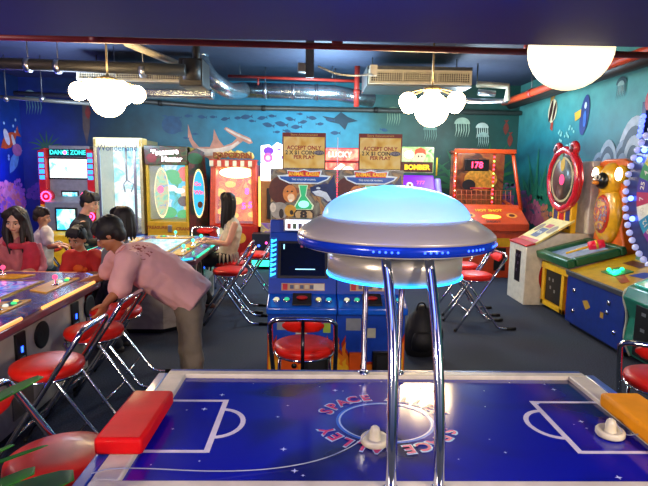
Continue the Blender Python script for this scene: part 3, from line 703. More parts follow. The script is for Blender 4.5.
# ---- blue card game cabinets
def card_cab(x, label):
    t = thing('card_game_machine', label, 'arcade machine', (x, 3.98, 0), 0, 'twin blue card game machines'); W = .275
    mb = MB()
    side = [(.06, .02), (.62, .02), (.62, 1.30), (.34, 1.30), (.20, .80), (.06, .60)]
    mb.prism(side, -W, W, bluep, 'x', .008)
    F = front(0, .06, 0); fo = mat('flame_orange', '#e07a10', .4); fy = mat('flame_yellow', '#e8b020', .4); fr_ = mat('flame_red', '#b0280c', .4)
    mb.drect(F, -W+.008, W-.008, .03, .16, fo, 1)
    for s in (-1, 1):
        fl = [(.0, .02), (.28, .02), (.275, .42), (.25, .36), (.262, .30), (.225, .26), (.235, .33), (.20, .40), (.205, .30), (.17, .24), (.12, .26), (.15, .20), (.06, .17), (0, .18)]
        P = [(s*a, b) for a, b in fl]; mb.dp(F, P if s > 0 else P[::-1], fr_, 2)
        P = [(s*a*.985, .02+(b-.02)*.86) for a, b in fl]; mb.dp(F, P if s > 0 else P[::-1], fo, 3)
        P = [(s*a*.96, .02+(b-.02)*.5) for a, b in fl]; mb.dp(F, P if s > 0 else P[::-1], fy, 4)
    mb.drect(F, -.05, .04, .38, .46, mat('notice_white', '#b8b8a8', .5), 3); mb.drect(F, .17, .23, .42, .5, mat('tag_green', '#8aa83c', .5), 3)
    mb.drect(F, -.20, -.08, .44, .54, mat('notice_grey', '#7c8490', .5), 3)
    mb.build('cabinet', t)
    mb = MB(); F2 = front(0, .05, 0)
    mb.box(-.17, -.03, .035, .062, .06, .26, orange, .004); q = mb.build('cash_door', t); MB().lathe([(0, 0), (.022, 0), (.022, .01), (0, .01)], black, (0, 0, 0), 14, Matrix.Translation((-.06, .038, .15)) @ Matrix.Rotation(PI/2, 4, 'X')).build('lock', q)
    MB().box(.02, .22, .03, .062, .06, .27, black, .004).box(.05, .19, .02, .032, .08, .24, mat('dark_grey', '#16181e', .5)).build('coin_box_door', t)
    mb = MB(); mb.prism([(-.07, .60), (.18, .60), (.18, .74), (.12, .72), (-.07, .655)], -W+.001, W-.001, mat('shelf_blue', '#1058d0', .25, coat=.8), 'x', .012); p = mb.build('control_shelf', t)
    Fs = frame((0, .02, .692), (1, 0, 0), V((0, .19, .065)).normalized())
    MB().add([(-.08, -.055, .664), (.08, -.055, .664), (.08, .09, .715), (-.08, .09, .715)], [(0, 1, 2, 3)], black) if False else None
    mb = MB(); mb.prism([(-.05, .668), (.1, .722), (.1, .735), (-.05, .681)], -.075, .075, black, 'x', .003); mb.sph((0, .03, .715), (.045, .03, .016), red, 16); mb.build('card_slot', p)
    for dx, cc in ((-.2, '#e8e8c0'), (-.12, '#30d8a0'), (.13, '#f0e890'), (.21, '#30c8e0')):
        M = Matrix.Translation((dx, .02, .692)) @ Matrix.Rotation(R(19), 4, 'X')
        MB().lathe([(.028, -.004), (.028, .008), (.022, .012)], chrome, n=18, M=M).lathe([(.02, .008), (.02, .018), (.012, .024), (0, .025)], glow('kb'+cc, cc, .8), n=18, M=M).build('button', p)
    # monitor bezel leaning back
    mb = MB(); mb.prism([(.115, .72), (.17, .72), (.35, 1.20), (.30, 1.20)], -W, W, bluep, 'x', .008)
    o = V((0, .115, .72)); vdir = V((0, .185, .48)).normalized(); FM = frame(o+V((0, -.003, 0)), (1, 0, 0), vdir)
    mb.drect(FM, -.17, .18, .03, .09, mat('label_strip', '#b89878', .5), 2); mb.drect(FM, -.16, -.12, .035, .085, red, 3)
    for i in range(5): mb.drect(FM, -.10+i*.04, -.07+i*.04, .045, .075, mat('label_b%d' % (i % 2), ('#4a5878', '#c8c0a0')[i % 2], .5), 3)
    mb.drect(FM, .09, .175, .035, .085, white, 3)
    mb.build('monitor_bezel', t)
    mb = MB(); mb.T = FM; mb.box(-.205, .205, .13, .44, -.01, .006, black, .004); mb.box(-.18, .18, .15, .42, 0, .008, mat('dim_screen', '#0a1420', .08, coat=1))
    G = frame((0, 0, .009), (1, 0, 0), (0, 1, 0)); mb.drect(G, -.06, .10, .2, .207, glow('screen_line', '#9adfff', 2)); mb.drect(G, -.16, -.15, .37, .41, glow('screen_line', '#9adfff', 2))
    for i in range(5): mb.drect(G, -.02+i*.035, .0+i*.035, .385, .405, glow('screen_dim%d' % (i % 2), ('#b04060', '#6090a0')[i % 2], .5))
    mb.build('screen', t)
    cy = glow('cyan_led', '#30b8ff', 3.2)
    for s in (-1, 1):
        mb = MB(); mb.T = FM; x = s*.241; mb.box(x-.027, x+.027, .13, .47, -.005, .004, mat('led_base', '#1c68c8', .3))
        G = frame((0, 0, .0045), (1, 0, 0), (0, 1, 0))
        for i in range(8):
            z = .14+i*.04; mb.dp(G, [(x-.022, z), (x-.022, z+.016), (x+.022, z+.036), (x+.022, z+.02)], cy); mb.dp(G, [(x-.022, z+.02), (x-.022, z+.034), (x, z+.028)], cy)
        mb.build('led_strip', t)
    # lit header box + marquee art board
    mb = MB(); mb.box(-.16, .16, .24, .34, 1.215, 1.32, steel, .005); F3 = front(0, .239, 0)
    mb.drect(F3, -.145, .145, 1.225, 1.31, glow('header_white', '#e0e8f8', 2.2)); 
    for i in range(6): mb.drect(F3, -.13+i*.045, -.1+i*.045, 1.235, 1.28, mat('hdr%d' % (i % 3), ('#b05a5a', '#5a7a5a', '#6a6a8a')[i % 3], .5), 2)
    mb.build('header_lamp', t)
    mb = MB(); mb.box(-W, W, .36, .46, 1.13, 1.72, art('card_art', ['#3a2018', '#8a4a24', '#b08850', '#50443c', '#8c8470', '#2c3a5c', '#703828'], 5, .7), .004)
    F = front(0, .359, 0); D = lambda n, c: mat('print_'+n, c, .35, var=.3, scale=25, emis=c, es=.35)
    # brown lion at left
    mb.dell(F, -.19, 1.545, .10, .115, D('mane', '#4a1c10'), 1); mb.dell(F, -.115, 1.515, .058, .072, D('lion', '#c07838'), 2); mb.dell(F, -.105, 1.485, .03, .032, D('muzzle', '#e0c098'), 3)
    for ex in (-.135, -.098): mb.dell(F, ex, 1.535, .009, .007, D('eye', '#181410'), 4, 8)
    mb.dp(F, [(-.13, 1.47), (-.09, 1.465), (-.1, 1.447), (-.12, 1.45)], D('mouth', '#e8e0d0'), 4)
    # green sphere and crystal
    gg = glow('green_art', '#20b070', .9); mb.dp(F, [(-.045, 1.59), (.035, 1.59), (.02, 1.50), (.085, 1.42), (.075, 1.385), (-.085, 1.385), (-.08, 1.41), (-.03, 1.50)], D('goutline', '#c8e8c0'), 3)
    mb.dp(F, [(-.037, 1.585), (.027, 1.585), (.012, 1.50), (.07, 1.42), (.062, 1.39), (-.07, 1.39), (-.068, 1.412), (-.02, 1.50)], gg, 4); mb.dell(F, .0, 1.43, .045, .03, glow('green_core', '#90ffd8', 1.6), 5)
    # killer whale at right
    mb.dp(F, [(.05, 1.57), (.12, 1.595), (.2, 1.60), (.25, 1.68), (.262, 1.60), (.272, 1.50), (.25, 1.44), (.2, 1.46), (.17, 1.49), (.09, 1.50), (.06, 1.53)], D('orca', '#142a54'), 3)
    mb.dp(F, [(.07, 1.535), (.13, 1.55), (.19, 1.53), (.235, 1.46), (.2, 1.455), (.16, 1.49), (.1, 1.505)], D('orcaw', '#b8c8d4'), 4); mb.dell(F, .12, 1.565, .018, .009, D('orcaw', '#b8c8d4'), 5)
    # elephant / buffalo and yellow beast
    mb.dell(F, -.2, 1.375, .075, .07, D('grey_beast', '#8c8880'), 3); mb.dell(F, -.185, 1.35, .02, .04, D('dark', '#2a2420'), 4); mb.dell(F, -.255, 1.40, .025, .04, D('tusk', '#c0b8a8'), 4)
    mb.dell(F, -.11, 1.375, .05, .05, D('ybeast', '#b88828'), 4); mb.dell(F, -.1, 1.36, .015, .02, D('dark', '#2a2420'), 5)
    # word badge
    mb.dp(F, [(-.07, 1.30), (-.085, 1.35), (-.06, 1.385), (.06, 1.385), (.085, 1.36), (.085, 1.31), (.06, 1.295)], D('dark', '#2a2420'), 6); mb.dp(F, [(-.06, 1.308), (-.073, 1.35), (-.053, 1.375), (.053, 1.375), (.073, 1.355), (.073, 1.315), (.055, 1.304)], D('tan', '#b09468'), 7)
    mb.text(F, 0, 1.34, .085, '8', D('dark', '#2a2420'), 9, .05, 0, 1.3); mb.text(F, .14, 1.335, .075, 'a', D('dark', '#2a2420'), 9, .04, 0, 1.2); mb.text(F, .20, 1.335, .06, 'rt', D('dark', '#2a2420'), 9, .03)
    # logo
    mb.dp(F, [(-.2, 1.635), (-.12, 1.60), (.12, 1.60), (.2, 1.635), (.225, 1.665), (.14, 1.675), (.15, 1.71), (.05, 1.705), (0, 1.72), (-.05, 1.705), (-.14, 1.71), (-.13, 1.675), (-.22, 1.665)][::1], D('outline', '#c8d8e0'), 7)
    mb.dp(F, [(-.19, 1.64), (-.115, 1.61), (.115, 1.61), (.19, 1.64), (.2, 1.658), (-.2, 1.658)], D('logoblue', '#1450a0'), 8)
    mb.dp(F, [(-.125, 1.658), (.125, 1.658), (.135, 1.702), (.05, 1.695), (0, 1.71), (-.05, 1.695), (-.135, 1.702)], D('logored', '#c01818'), 9)
    mb.text(F, 0, 1.678, .04, 'ANIMAL KAISER', D('logoy', '#e8c020'), 11, .03, 0, .9)
    mb.text(F, 0, 1.633, .02, 'THE KING OF ANIMAL', D('outline', '#c8d8e0'), 11, .02)
    mb.build('marquee', t)
card_cab(-.083, 'left blue card game machine with lion and killer whale artwork')
card_cab(.470, 'right blue card game machine, partly hidden by the silver saucer')
mb = MB(); mb.box(.1905, .1955, 4.33, 4.35, 1.1, 1.98, steel)
for i in range(30): mb.sph((.193, 4.326, 1.12+i*.021), .005, glow('red_led', '#ff2040', 4), 8)
tag(mb.build('led_rod'), 'thin rod of red lights between the two blue card game machines', 'light strip')
def coin_sign(x, z, label):
    t = thing('coin_notice_sign', label, 'sign', (x, 4.42, 1.72), 0, 'yellow coin notice signs')
    mb = MB(); m_ = art('sign_paper', ['#e0a838', '#f8d870', '#ffeca0', '#f0c050'], 7, 0, .6, 2, .4, coat=0)
    mb.box(-.182, .182, 0, .02, z, z+.30, mat('sign_edge', '#7a1c14', .5), .002); F = front(0, 0, 0)
    mb.drect(F, -.172, .172, z+.008, z+.266, m_, 1); mb.text(F, 0, z+.283, .026, 'Store Announcement', mat('gold_ink', '#d0a050', .5), 2, .02)
    ink = mat('red_ink', '#a82818', .5); k_ = mat('brown_ink', '#3a2c20', .5)
    mb.text(F, 0, z+.175, .045, 'ACCEPT ONLY', ink, 2, .025, 0, .95); mb.text(F, -.035, z+.135, .045, '2 X $1 COIN', k_, 2, .025, 0, .95); mb.text(F, 0, z+.098, .042, 'PER PLAY', ink, 2, .025)
    mb.dell(F, .127, z+.137, .042, .02, mat('grey_ink', '#4c5470', .5), 2); mb.text(F, .127, z+.137, .03, '(NEW)', mat('pale_ink', '#a8a8b0', .5), 3, .02)
    mb.build('sign_board', t)
    mb = MB(); mb.box(-.16, -.14, .005, .018, 0, z+.01, steel); mb.box(.14, .16, .005, .018, 0, z+.01, steel); mb.box(-.17, .17, 0, .03, 0, .012, steel); mb.build('stand', t)
coin_sign(-.085, .0, 'left yellow coin notice standing on the left blue card machine')
coin_sign(.555, -.0, 'right yellow coin notice standing on the right blue card machine')

# ---- far row, fronts near y = 9.3
def far_x(px): return at(px, 200, y=9.3).x
# rhythm machine with two screens
x0, x1 = far_x(37), far_x(93); w = (x1-x0)/2
t = thing('rhythm_game_machine', 'red and yellow machine with two screens and pink ring lights', 'arcade machine', ((x0+x1)/2, 9.3, 0))
mb = MB(); mb.prism([(.0, 0), (.9, 0), (.9, 2.1), (.25, 2.1), (.2, 1.2), (0, 1.1)], -w+.13, w-.13, mat('cab_silver', '#8c8c90', .4, .4), 'x', .01); mb.build('cabinet', t)
for s in (-1, 1):
    mb = MB(); P = [(s*(w-.13), 0), (s*w, 0), (s*(w-.0), 1.25), (s*(w-.0), 2.0), (s*(w-.13), 2.05)]
    mb.prism(P if s > 0 else P[::-1], .1, .5, red, 'y', .01)
    F = front(0, .099, 0)
    for i in range(5): mb.drect(F, s*(w-.065)-.045, s*(w-.065)+.045, 1.5+i*.1, 1.57+i*.1, glow('side_led', '#2888ff', 2.5), 1)
    mb.drect(F, s*(w-.065)-.06, s*(w-.065)+.06, .62, 1.05, yellow, 1)
    mb.build('side_panel', t)
    for z, r in ((1.20, .10), (.85, .085)):
        mb = MB(); M = Matrix.Translation((s*(w-.14-(.0 if z > 1 else -.06)), .06, z)) @ Matrix.Rotation(PI/2, 4, 'X')
        mb.lathe([(0, .02), (r*.6, .02), (r, .0), (r+.02, -.06)], mat('pod_red', '#c01030', .3), n=24, M=M)
        for k in range(16): mb.sph((r*.82*math.cos(k*PI/8), r*.82*math.sin(k*PI/8), .018), .016, glow('pink_led', '#ff3a7a', 6), 8, M=M)
        mb.sph((0, 0, .02), .03, glow('pink_led', '#ff3a7a', 6), 8, M=M)
        mb.build('ring_light', t)
def screen(t, cx, y, z0, z1, hw, m, name='screen', fr=.03, frm=None):
    p = MB().box(cx-hw-fr, cx+hw+fr, y-.02, y+.03, z0-fr, z1+fr, frm or black, .006).build(name+'_frame', t)
    MB().box(cx-hw, cx+hw, y-.026, y-.018, z0, z1, m).build(name, p)
screen(t, 0, .22, 1.53, 1.86, w-.16, art('bright_screen', ['#40c8e0', '#d8ffff', '#ffffff', '#ffd0d0', '#70d8f0'], 3, 2.6))
screen(t, 0, .22, 1.13, 1.27, .13, art('cyan_screen', ['#0a5a80', '#30b8d8', '#c8f8ff', '#0a6a90'], 9, 1.6))
screen(t, .02, -.02, .62, .98, .16, art('lower_screen', ['#1060a0', '#40c8e8', '#d0f8e0', '#3090d0'], 4, 2))
mb = MB(); F = front(0, .19, 0); mb.box(-w+.16, w-.16, .2, .26, 1.91, 2.04, mat('marq_teal', '#0a3440', .3)); mb.text(F, 0, 1.975, .11, 'DANCE ZONE', glow('teal_text', '#30d8d0', 2.5), 1, .02, 0, .9); mb.dell(F, -.05, 1.975, .03, .03, glow('pink_led', '#ff3a7a', 6), 2); mb.build('marquee', t)
mb = MB(); mb.prism([(-.35, 0), (.02, 0), (.02, .6), (-.3, .55)], -w+.08, w-.08, yellow, 'x', .02); F = frame((0, -.33, 0), (1, 0, 0), (0, 0, 1)); mb.build('base', t)

def claw(name, label, px0, px1, H, frame_m, inner_m, base_m, es, header=None, extra=None, seat=.55):
    x0, x1 = far_x(px0), far_x(px1); w = (x1-x0)/2-.01
    t = thing(name, label, 'arcade machine', ((x0+x1)/2, 9.3, 0))
    MB().box(-w, w, 0, 1.0, 0, seat, base_m, .01).build('base', t)
    mb = MB(); mb.box(-w+.03, w-.03, .8, .95, seat, H-.02, frame_m); mb.build('back_panel', t)
    mb = MB(); mb.box(-w+.05, w-.05, .78, .80, seat+.02, H-.05, inner_m); mb.build('backlit_scene', t)
    for s in (-1, 1): MB().box(*(sorted((s*w, s*(w-.05)))), 0, .95, seat, H, frame_m, .006).build('side_frame', t)
    return t, w
# tall glass claw cabinet
t, w = claw('prize_claw_machine', 'tall glass prize machine glowing cyan beside the red and yellow machine', 95, 144, 2.22, mat('champagne_frame', '#c8b888', .35, .3), art('cyan_backlight', ['#2c9cc8', '#a8ecf4', '#f0ffff', '#60c8e0', '#d8f8e8'], 2.2, 1.3), mat('base_blue', '#1c3c88', .4), 1)
F = front(0, -.002, 0)
MB().box(-w, w, 0, .3, 2.08, 2.24, mat('header_cream', '#e0d8a8', .4, emis='#fff4b0', es=.5), .01).text(front(0, 0, 0), -.0, 2.06, .15, 'Wonderland', mat('script_ink', '#28406c', .5), 3, .0, 0, .9).build('header', t)
gm = bpy.data.materials.new('clear_glass'); gm.use_nodes = True; b = gm.node_tree.nodes['Principled BSDF']; b.inputs['Base Color'].default_value = (.9, .97, 1, 1); b.inputs['Roughness'].default_value = .03; b.inputs['Alpha'].default_value = .12
MB().box(-w+.06, w-.06, .03, .036, .58, 2.06, gm).build('glass_front', t)
mb = MB(); mb.box(-w+.06, -w+.10, .01, .05, .56, 2.07, steel); mb.box(w-.16, w-.12, .01, .05, .56, 2.07, steel); mb.box(-w+.06, w-.06, .0, .04, .55, .58, steel); mb.build('glass_frame', t)
mb = MB(); mb.tube([(0, .4, 2.08), (0, .4, 1.5)], .02, steel, 8); [mb.tube([(0, .4, 1.5), (.12*math.cos(a), .4+.12*math.sin(a), 1.42), (.07*math.cos(a), .4+.07*math.sin(a), 1.28)], .012, steel, 6) for a in (.3, 2.4, 4.5)]; mb.build('claw', t)
random.seed(5)
mb = MB(); mb.box(-w+.08, w-.08, .1, .76, .56, .6, white); mb.build('prize_floor', t)
for i in range(9):
    x = -w+.2+(2*w-.4)*(i % 3)/2; y = .22+.2*(i//3); r = random.uniform(.07, .1)
    cc = random.choice(['#e8c040', '#e06040', '#70b0e0', '#e8e0d0', '#90c860']); m_ = mat('plush'+cc, cc, .8)
    z = .6+r; MB(Matrix.Translation(t.location)).sph((x, y, z), r, m_, 14).sph((x, y-.02, z+r*1.15), r*.65, m_, 12).sph((x-r*.45, y, z+r*1.7), r*.25, m_, 8).sph((x+r*.45, y, z+r*1.7), r*.25, m_, 8).sph((x-r*.9, y-.03, z+.01), r*.35, m_, 8).sph((x+r*.9, y-.03, z+.01), r*.35, m_, 8)\
        .build('plush_toy')
PLUSH = [o for o in bpy.data.objects if o.name.startswith('plush_toy')]
for o in PLUSH: tag(o, 'small plush toy on the floor of the tall glass prize machine', 'plush toy', 'plush toys in the glass prize machine')

# treasure machine
t, w = claw('prize_crane_machine', 'jungle themed prize machine with glowing white title and yellow base', 146, 189, 2.1, mat('jungle_frame', '#c8a020', .4), art('jungle_scene', ['#0c8a50', '#20c0c8', '#48d8f0', '#28b8e0', '#e8f8ff', '#20b0d8', '#18a060'], 3.2, 1.0), mat('base_yellow', '#d8a020', .4), 1, seat=.78)
F = front(0, 0, 0)
mb = MB(); mb.prism([(-w, 1.78), (w, 1.78), (w, 2.1), (-w-.02, 2.12)], -.03, .2, art('jungle_print', ['#143818', '#3a5a20', '#5a2818', '#24481c', '#702c18'], 6), 'y', .01)
F = front(0, -.032, 0); mb.text(F, -.02, 2.0, .13, 'Treasure', glow('title_white', '#ffeef4', 4), 1, .05, .08); mb.text(F, .1, 1.88, .12, 'Hunter', glow('title_white', '#ffeef4', 4), 1, .05, .0); mb.dell(F, -.25, 1.9, .09, .08, mat('fruit_red', '#8a2018', .4), 1); mb.build('marquee', t)
mb = MB(); F = front(0, .778, 0); o1 = glow('coral_art', '#e85038', 1.2); o2 = glow('skin_art', '#e8b880', 1.2); o3 = glow('cloud_art', '#e0f8ff', 1.8); o4 = glow('leaf_art', '#20a848', 1.2)
mb.dell(F, .12, 1.62, .13, .14, o1, 1); mb.dell(F, .12, 1.27, .08, .13, o2, 2); mb.dell(F, .1, 1.1, .12, .1, mat('brown_art', '#7a4a28', .5), 3); mb.dell(F, .16, .98, .07, .12, o2, 2)
for cx, cz, rr in ((-.15, 1.35, .12), (.02, 1.3, .1), (.28, 1.45, .1), (.3, 1.05, .09)): mb.dell(F, cx, cz, rr, rr*.5, o3, 3)
for cx, cz, rr in ((-.12, 1.6, .15), (-.05, 1.5, .12), (-.2, .88, .16), (.1, .84, .14), (.3, .86, .1)): mb.dell(F, cx, cz, rr, rr*.7, o4, 2)
mb.build('scene_cutouts', t)
mb = MB(); M = Matrix.Translation((-w+.2, .25, 1.28)) @ Matrix.Rotation(R(25), 4, 'Z'); G = M @ front(0, 0, 0)
mb.dell(G, 0, 0, .13, .46, mat('oval_edge', '#e8d890', .4, emis='#ffe8a0', es=.8), 1, 28, 0, .9); mb.dell(G, 0, 0, .117, .41, art('oval_art', ['#50c8b0', '#a8e0a0', '#e8c880', '#40a8d8'], 8, .9), 1, 28); mb.dell(G, -.02, .06, .06, .07, glow('pink_art', '#ff5080', 1.6), 2)
p = mb.build('oval_panel', t)
MB().box(-w+.06, w-.06, .02, .026, .82, 1.76, gm).build('glass_front', t)
F = front(0, -.001, 0); mb = MB(); mb.box(-w+.03, w-.03, -.004, 0, .58, .76, mat('base_panel', '#c89418', .4)); F = front(0, -.005, 0)
mb.text(F, -.2, .67, .08, 'TREASURE', mat('maroon_ink', '#8a2c14', .5), 1, .03); mb.text(F, .27, .65, .08, 'CRANE', mat('maroon_ink', '#8a2c14', .5), 1, .03); mb.box(.0, .07, -.03, 0, .6, .72, steel, .005); mb.build('base_label', t)
# its side wing, angled, with oval window
mb = MB(); M = Matrix.Translation((w+.01, .02, 0)) @ Matrix.Rotation(R(34), 4, 'Z')
mb.T = M; mb.prism([(0, 0), (.34, 0), (.36, 1.2), (.3, 2.02), (.16, 2.08), (0, 2.0)], 0, .04, art('wing_print', ['#3a1410', '#6a2418', '#241c14', '#1c3c1c'], 5), 'y', .005)
G = front(0, -.001, 0); mb.dell(G, .18, 1.28, .115, .44, mat('oval_edge', '#e8d890'), 1, 28, 0, .9); mb.dell(G, .18, 1.28, .1, .4, glow('oval_cyan', '#30b0e8', 1.3), 1, 28); mb.text(G, .16, 1.45, .1, 'Go', glow('pink_art', '#ff5080', 1.6), 3, .04); mb.text(G, .18, 1.3, .1, 'Win', glow('pink_art', '#ff5080', 1.6), 3, .04); mb.dell(G, .2, 1.08, .05, .06, mat('brown_art', '#7a4a28'), 2); mb.dell(G, .12, 1.9, .14, .1, mat('palm', '#1c5a24', .5), 1)
mb.build('side_wing', t)

# popcorn machine
x0, x1 = far_x(209), far_x(258); w = (x1-x0)/2
t = thing('popcorn_ball_machine', 'orange lit popcorn machine with striped awning behind the woman in white', 'arcade machine', ((x0+x1)/2, 9.3, 0))
mb = MB(); mb.box(-w, w, 0, .9, 0, .72, mat('deep_red', '#b01810', .35), .01); mb.drect(front(0, 0, 0), -.3, -.1, .38, .58, white, 1); mb.dell(front(0, 0, 0), -.22, .62, .1, .06, mat('corn_cream', '#e8d8a0', .5), 2); mb.dell(front(0, 0, 0), .1, .5, .12, .1, mat('corn_gold', '#e0a030', .5), 2); mb.build('base', t)
mb = MB(); mb.prism([(-w, .72), (w, .72), (w-.05, 1.78), (-w+.12, 1.78)], .35, .9, mat('cab_red', '#c8381c', .4), 'y'); mb.build('back_panel', t)
mb = MB(); mb.box(-w+.12, w-.12, .3, .34, .78, 1.76, art('fire_scene', ['#c82808', '#f85810', '#ff8a20', '#e83c10', '#ffb850', '#d02c10'], 3, 1.1)); F = front(0, .299, 0)
mb.dell(F, .02, 1.66, .32, .1, glow('warm_lamp', '#ffe090', 7), 1)
for cx, cz in ((.2, 1.32), (.14, 1.05), (.26, 1.07)): mb.text(F, cx, cz, .16, '8' if cz > 1.2 else '5', glow('magenta_digit', '#ff30b0', 3), 2, .03)
for cx, cz, rr in ((-.3, 1.3, .12), (-.1, 1.45, .1), (.0, 1.15, .12), (-.25, .95, .1), (.3, .9, .09), (.3, 1.5, .08), (-.05, .88, .1)): mb.dell(F, cx, cz, rr, rr*.6, glow('amber_art', '#ffb040', 1.6), 1)
mb.build('backlit_scene', t)
for s in (-1, 1): MB().prism([(s*w, .72), (s*(w-.09), .72), (s*(w-.13), 1.8), (s*(w-.04), 1.8)][::s], 0, .9, mat('side_coral', '#d04a30', .35), 'y', .01).build('side_frame', t)
MB().box(-w+.1, w-.1, .02, .026, .76, 1.78, gm).build('glass_front', t)
mb = MB(); n = 12
for i in range(n):
    a, b = -w+.03+(2*w-.06)*i/n, -w+.03+(2*w-.06)*(i+1)/n
    mb.box(a, b, -.06, .2, 1.77, 1.87, mat('awning_%d' % (i % 2), ('#e8d8b0', '#c03820')[i % 2], .5))
mb.box(-w+.02, w-.02, -.03, .3, 1.87, 1.89, mat('awning_1', '#c03820')); mb.build('awning', t)
mb = MB(); random.seed(2)
pc = mat('popcorn', '#e0b860', .7)
for i in range(34):
    x = -w+.1+(2*w-.2)*random.random(); mb.sph((x, random.uniform(0, .12), 1.92+.08*random.random()*(1-(x/w)**2)+.02), random.uniform(.035, .06), pc, 8)
mb.text(front(0, -.08, 0), 0, 1.955, .13, 'POPCORN', mat('brown_letter', '#8a3c10', .5), 1, .05, 0, 1.1); mb.build('popcorn_sign', t)

# slim prize machine
x0, x1 = far_x(261), far_x(291); w = (x1-x0)/2
t = thing('small_prize_machine', 'slim machine with bright white sign left of the blue card machines', 'arcade machine', ((x0+x1)/2, 9.2, 0))
MB().box(-w, w, 0, .7, 0, .78, art('purple_base', ['#c8a830', '#7a4aa0', '#e0c060', '#402a80'], 5), .01).build('base', t)
mb = MB(); mb.box(-w, w, .1, .7, .78, 1.52, mat('wood_case', '#8a5a28', .4), .01); mb.box(-.16, .2, .07, .1, .85, 1.4, black, .01); mb.build('case', t)
MB().box(-.0, .19, .06, .075, .88, 1.37, art('green_scene', ['#10604a', '#40e0b0', '#c0ffe8', '#20a888'], 7, 1.8)).build('screen', t)
MB().box(-w, w, .02, .3, 1.53, 1.84, mat('white_box', '#f0ece0', .4, emis='#fff8ec', es=2.2), .02).build('light_box', t)
mb = MB(); mb.prism([(-w, 1.84), (w+.1, 1.84), (w+.1, 2.12), (w-.05, 2.12), (.02, 2.2), (-.08, 2.12), (-.12, 2.16), (-w, 2.14)], .08, .16, mat('sign_white', '#f0e8f0', .4, emis='#fff8ff', es=1.6), 'y', .01)
F = front(0, .079, 0); pu = mat('sign_purple', '#7a30b8', .4); mb.dell(F, -.13, 2.05, .09, .07, pu, 1); mb.dell(F, -.14, 1.93, .085, .085, mat('sign_pink', '#e060a0', .4), 2); mb.dell(F, -.14, 1.93, .04, .04, white, 3); mb.text(F, .12, 2.03, .15, 'T T', pu, 2, .02); mb.text(F, .1, 1.92, .1, '7', pu, 2, .02)
mb.build('sign', t)
mb = MB(); mb.tube([(-w-.02, .05, .72), (-w-.02, .05, 1.6)], .02, glow('amber_tube', '#ffb050', 2.5), 8); mb.build('light_tube', t)
mb = MB(); mb.box(-w-.12, w+.25, -.3, -.27, .06, .16, glow('green_strip', '#30ffc0', 2.8)); mb.box(-w-.12, w+.25, -.27, .0, .04, .62, mat('dark_case', '#101828', .4)); 
for i in range(7): mb.sph((-w+i*.13, -.3, .42+.05*(i % 2)), .022, glow('disco_%d' % (i % 3), ('#3060ff', '#ff40a0', '#40ffc0')[i % 3], 4), 8)
mb.build('lit_step', t)

# red lit machine between the signs
x0, x1 = far_x(320), far_x(358); w = (x1-x0)/2
t = thing('red_lit_machine', 'machine with red glowing top seen between the two coin notices', 'arcade machine', ((x0+x1)/2, 9.3, 0))
MB().box(-w, w, 0, .8, 0, 1.6, mat('dark_red_case', '#4a0c0c', .4), .01).build('cabinet', t)
mb = MB(); mb.box(-w, w, -.05, .4, 1.88, 2.12, red, .01); F = front(0, -.051, 0); mb.drect(F, -w+.02, w-.02, 1.9, 2.1, art('red_light', ['#d01010', '#ff4030', '#ff8060', '#e02020'], 5, 2.5), 1)
mb.text(F, .0, 2.0, .13, 'LUCKY', glow('pale_pink', '#ffc8b8', 3.5), 2, .02); mb.build('marquee', t)
mb = MB(); mb.box(-w, w, 0, .4, 1.6, 1.87, red, .01); F = front(0, -.001, 0); mb.drect(F, -w+.02, w-.02, 1.62, 1.86, art('red_light', ['#d01010']), 1); mb.dp(F, [(-.25, 1.63), (-.12, 1.63), (.1, 1.82), (.02, 1.85)], glow('pale_pink', '#ffc8b8', 3.5), 2); mb.dell(F, .15, 1.72, .1, .08, glow('pale_pink', '#ffc8b8', 3.5), 2); mb.build('light_box', t)

# bomber machine
x0, x1 = far_x(402), far_x(436); w = (x1-x0)/2
t = thing('purple_shooting_machine', 'purple machine with a red haired cartoon boy on its sign', 'arcade machine', ((x0+x1)/2, 9.2, 0))
MB().box(-w-.02, w+.1, 0, .9, 0, 1.1, mat('violet_case', '#3c1470', .4), .01).build('cabinet', t)
mb = MB(); mb.prism([(0, 1.1), (.8, 1.1), (.8, 1.66), (.35, 1.66)], -w, w, mat('violet_hood', '#7018a8', .35, emis='#8010d0', es=.5), 'x', .02); F = frame((0, .0, 1.1), (1, 0, 0), V((0, .35, .56)).normalized())
for cx, cz in ((-.05, .28), (.14, .15), (-.15, .45)): mb.dell(F, cx, cz, .06, .06, mat('petal', '#f0e0c0', .5), 3); mb.dell(F, cx, cz, .025, .025, mat('core', '#803010', .5), 4)
mb.text(F, .05, .5, .1, '777', glow('pink_art', '#ff5080', 1.6), 4, .02); mb.build('hood', t)
mb = MB(); mb.prism([(0, 1.1), (.6, 1.1), (.6, 1.5), (.3, 1.62)], w+.005, w+.12, mat('violet_glass', '#7a70a8', .2, emis='#9060c0', es=.4), 'x', .03); mb.sph((w+.08, -.01, 1.15), .03, glow('disco_2', '#40ffc0', 4), 8); mb.build('side_pod', t)
mb = MB(); mb.box(-w-.03, w-.02, .3, .42, 1.7, 2.17, art('sign_green', ['#3a8a38', '#a8c870', '#d8d0a0', '#508a3c'], 5), .02); F = front(-.02, .298, 0)
mb.drect(F, -w+.02, w-.02, 1.72, 1.9, mat('sign_maroon', '#4a1810', .5), 2); mb.text(F, 0, 1.80, .12, 'BOMBER', mat('sign_gold', '#e8b020', .4, emis='#ffb820', es=.6), 4, .06)
mb.dell(F, .05, 2.0, .1, .1, mat('cartoon_skin', '#e8b890', .5), 3); mb.dp(F, [(.16, 2.02), (.14, 2.12), (.05, 2.16), (-.04, 2.12), (-.06, 2.02), (.0, 2.06), (.1, 2.06)], mat('cartoon_hair', '#c84820', .5), 4)
for ex in (.02, .08): mb.dell(F, ex, 2.0, .012, .018, black, 5, 10)
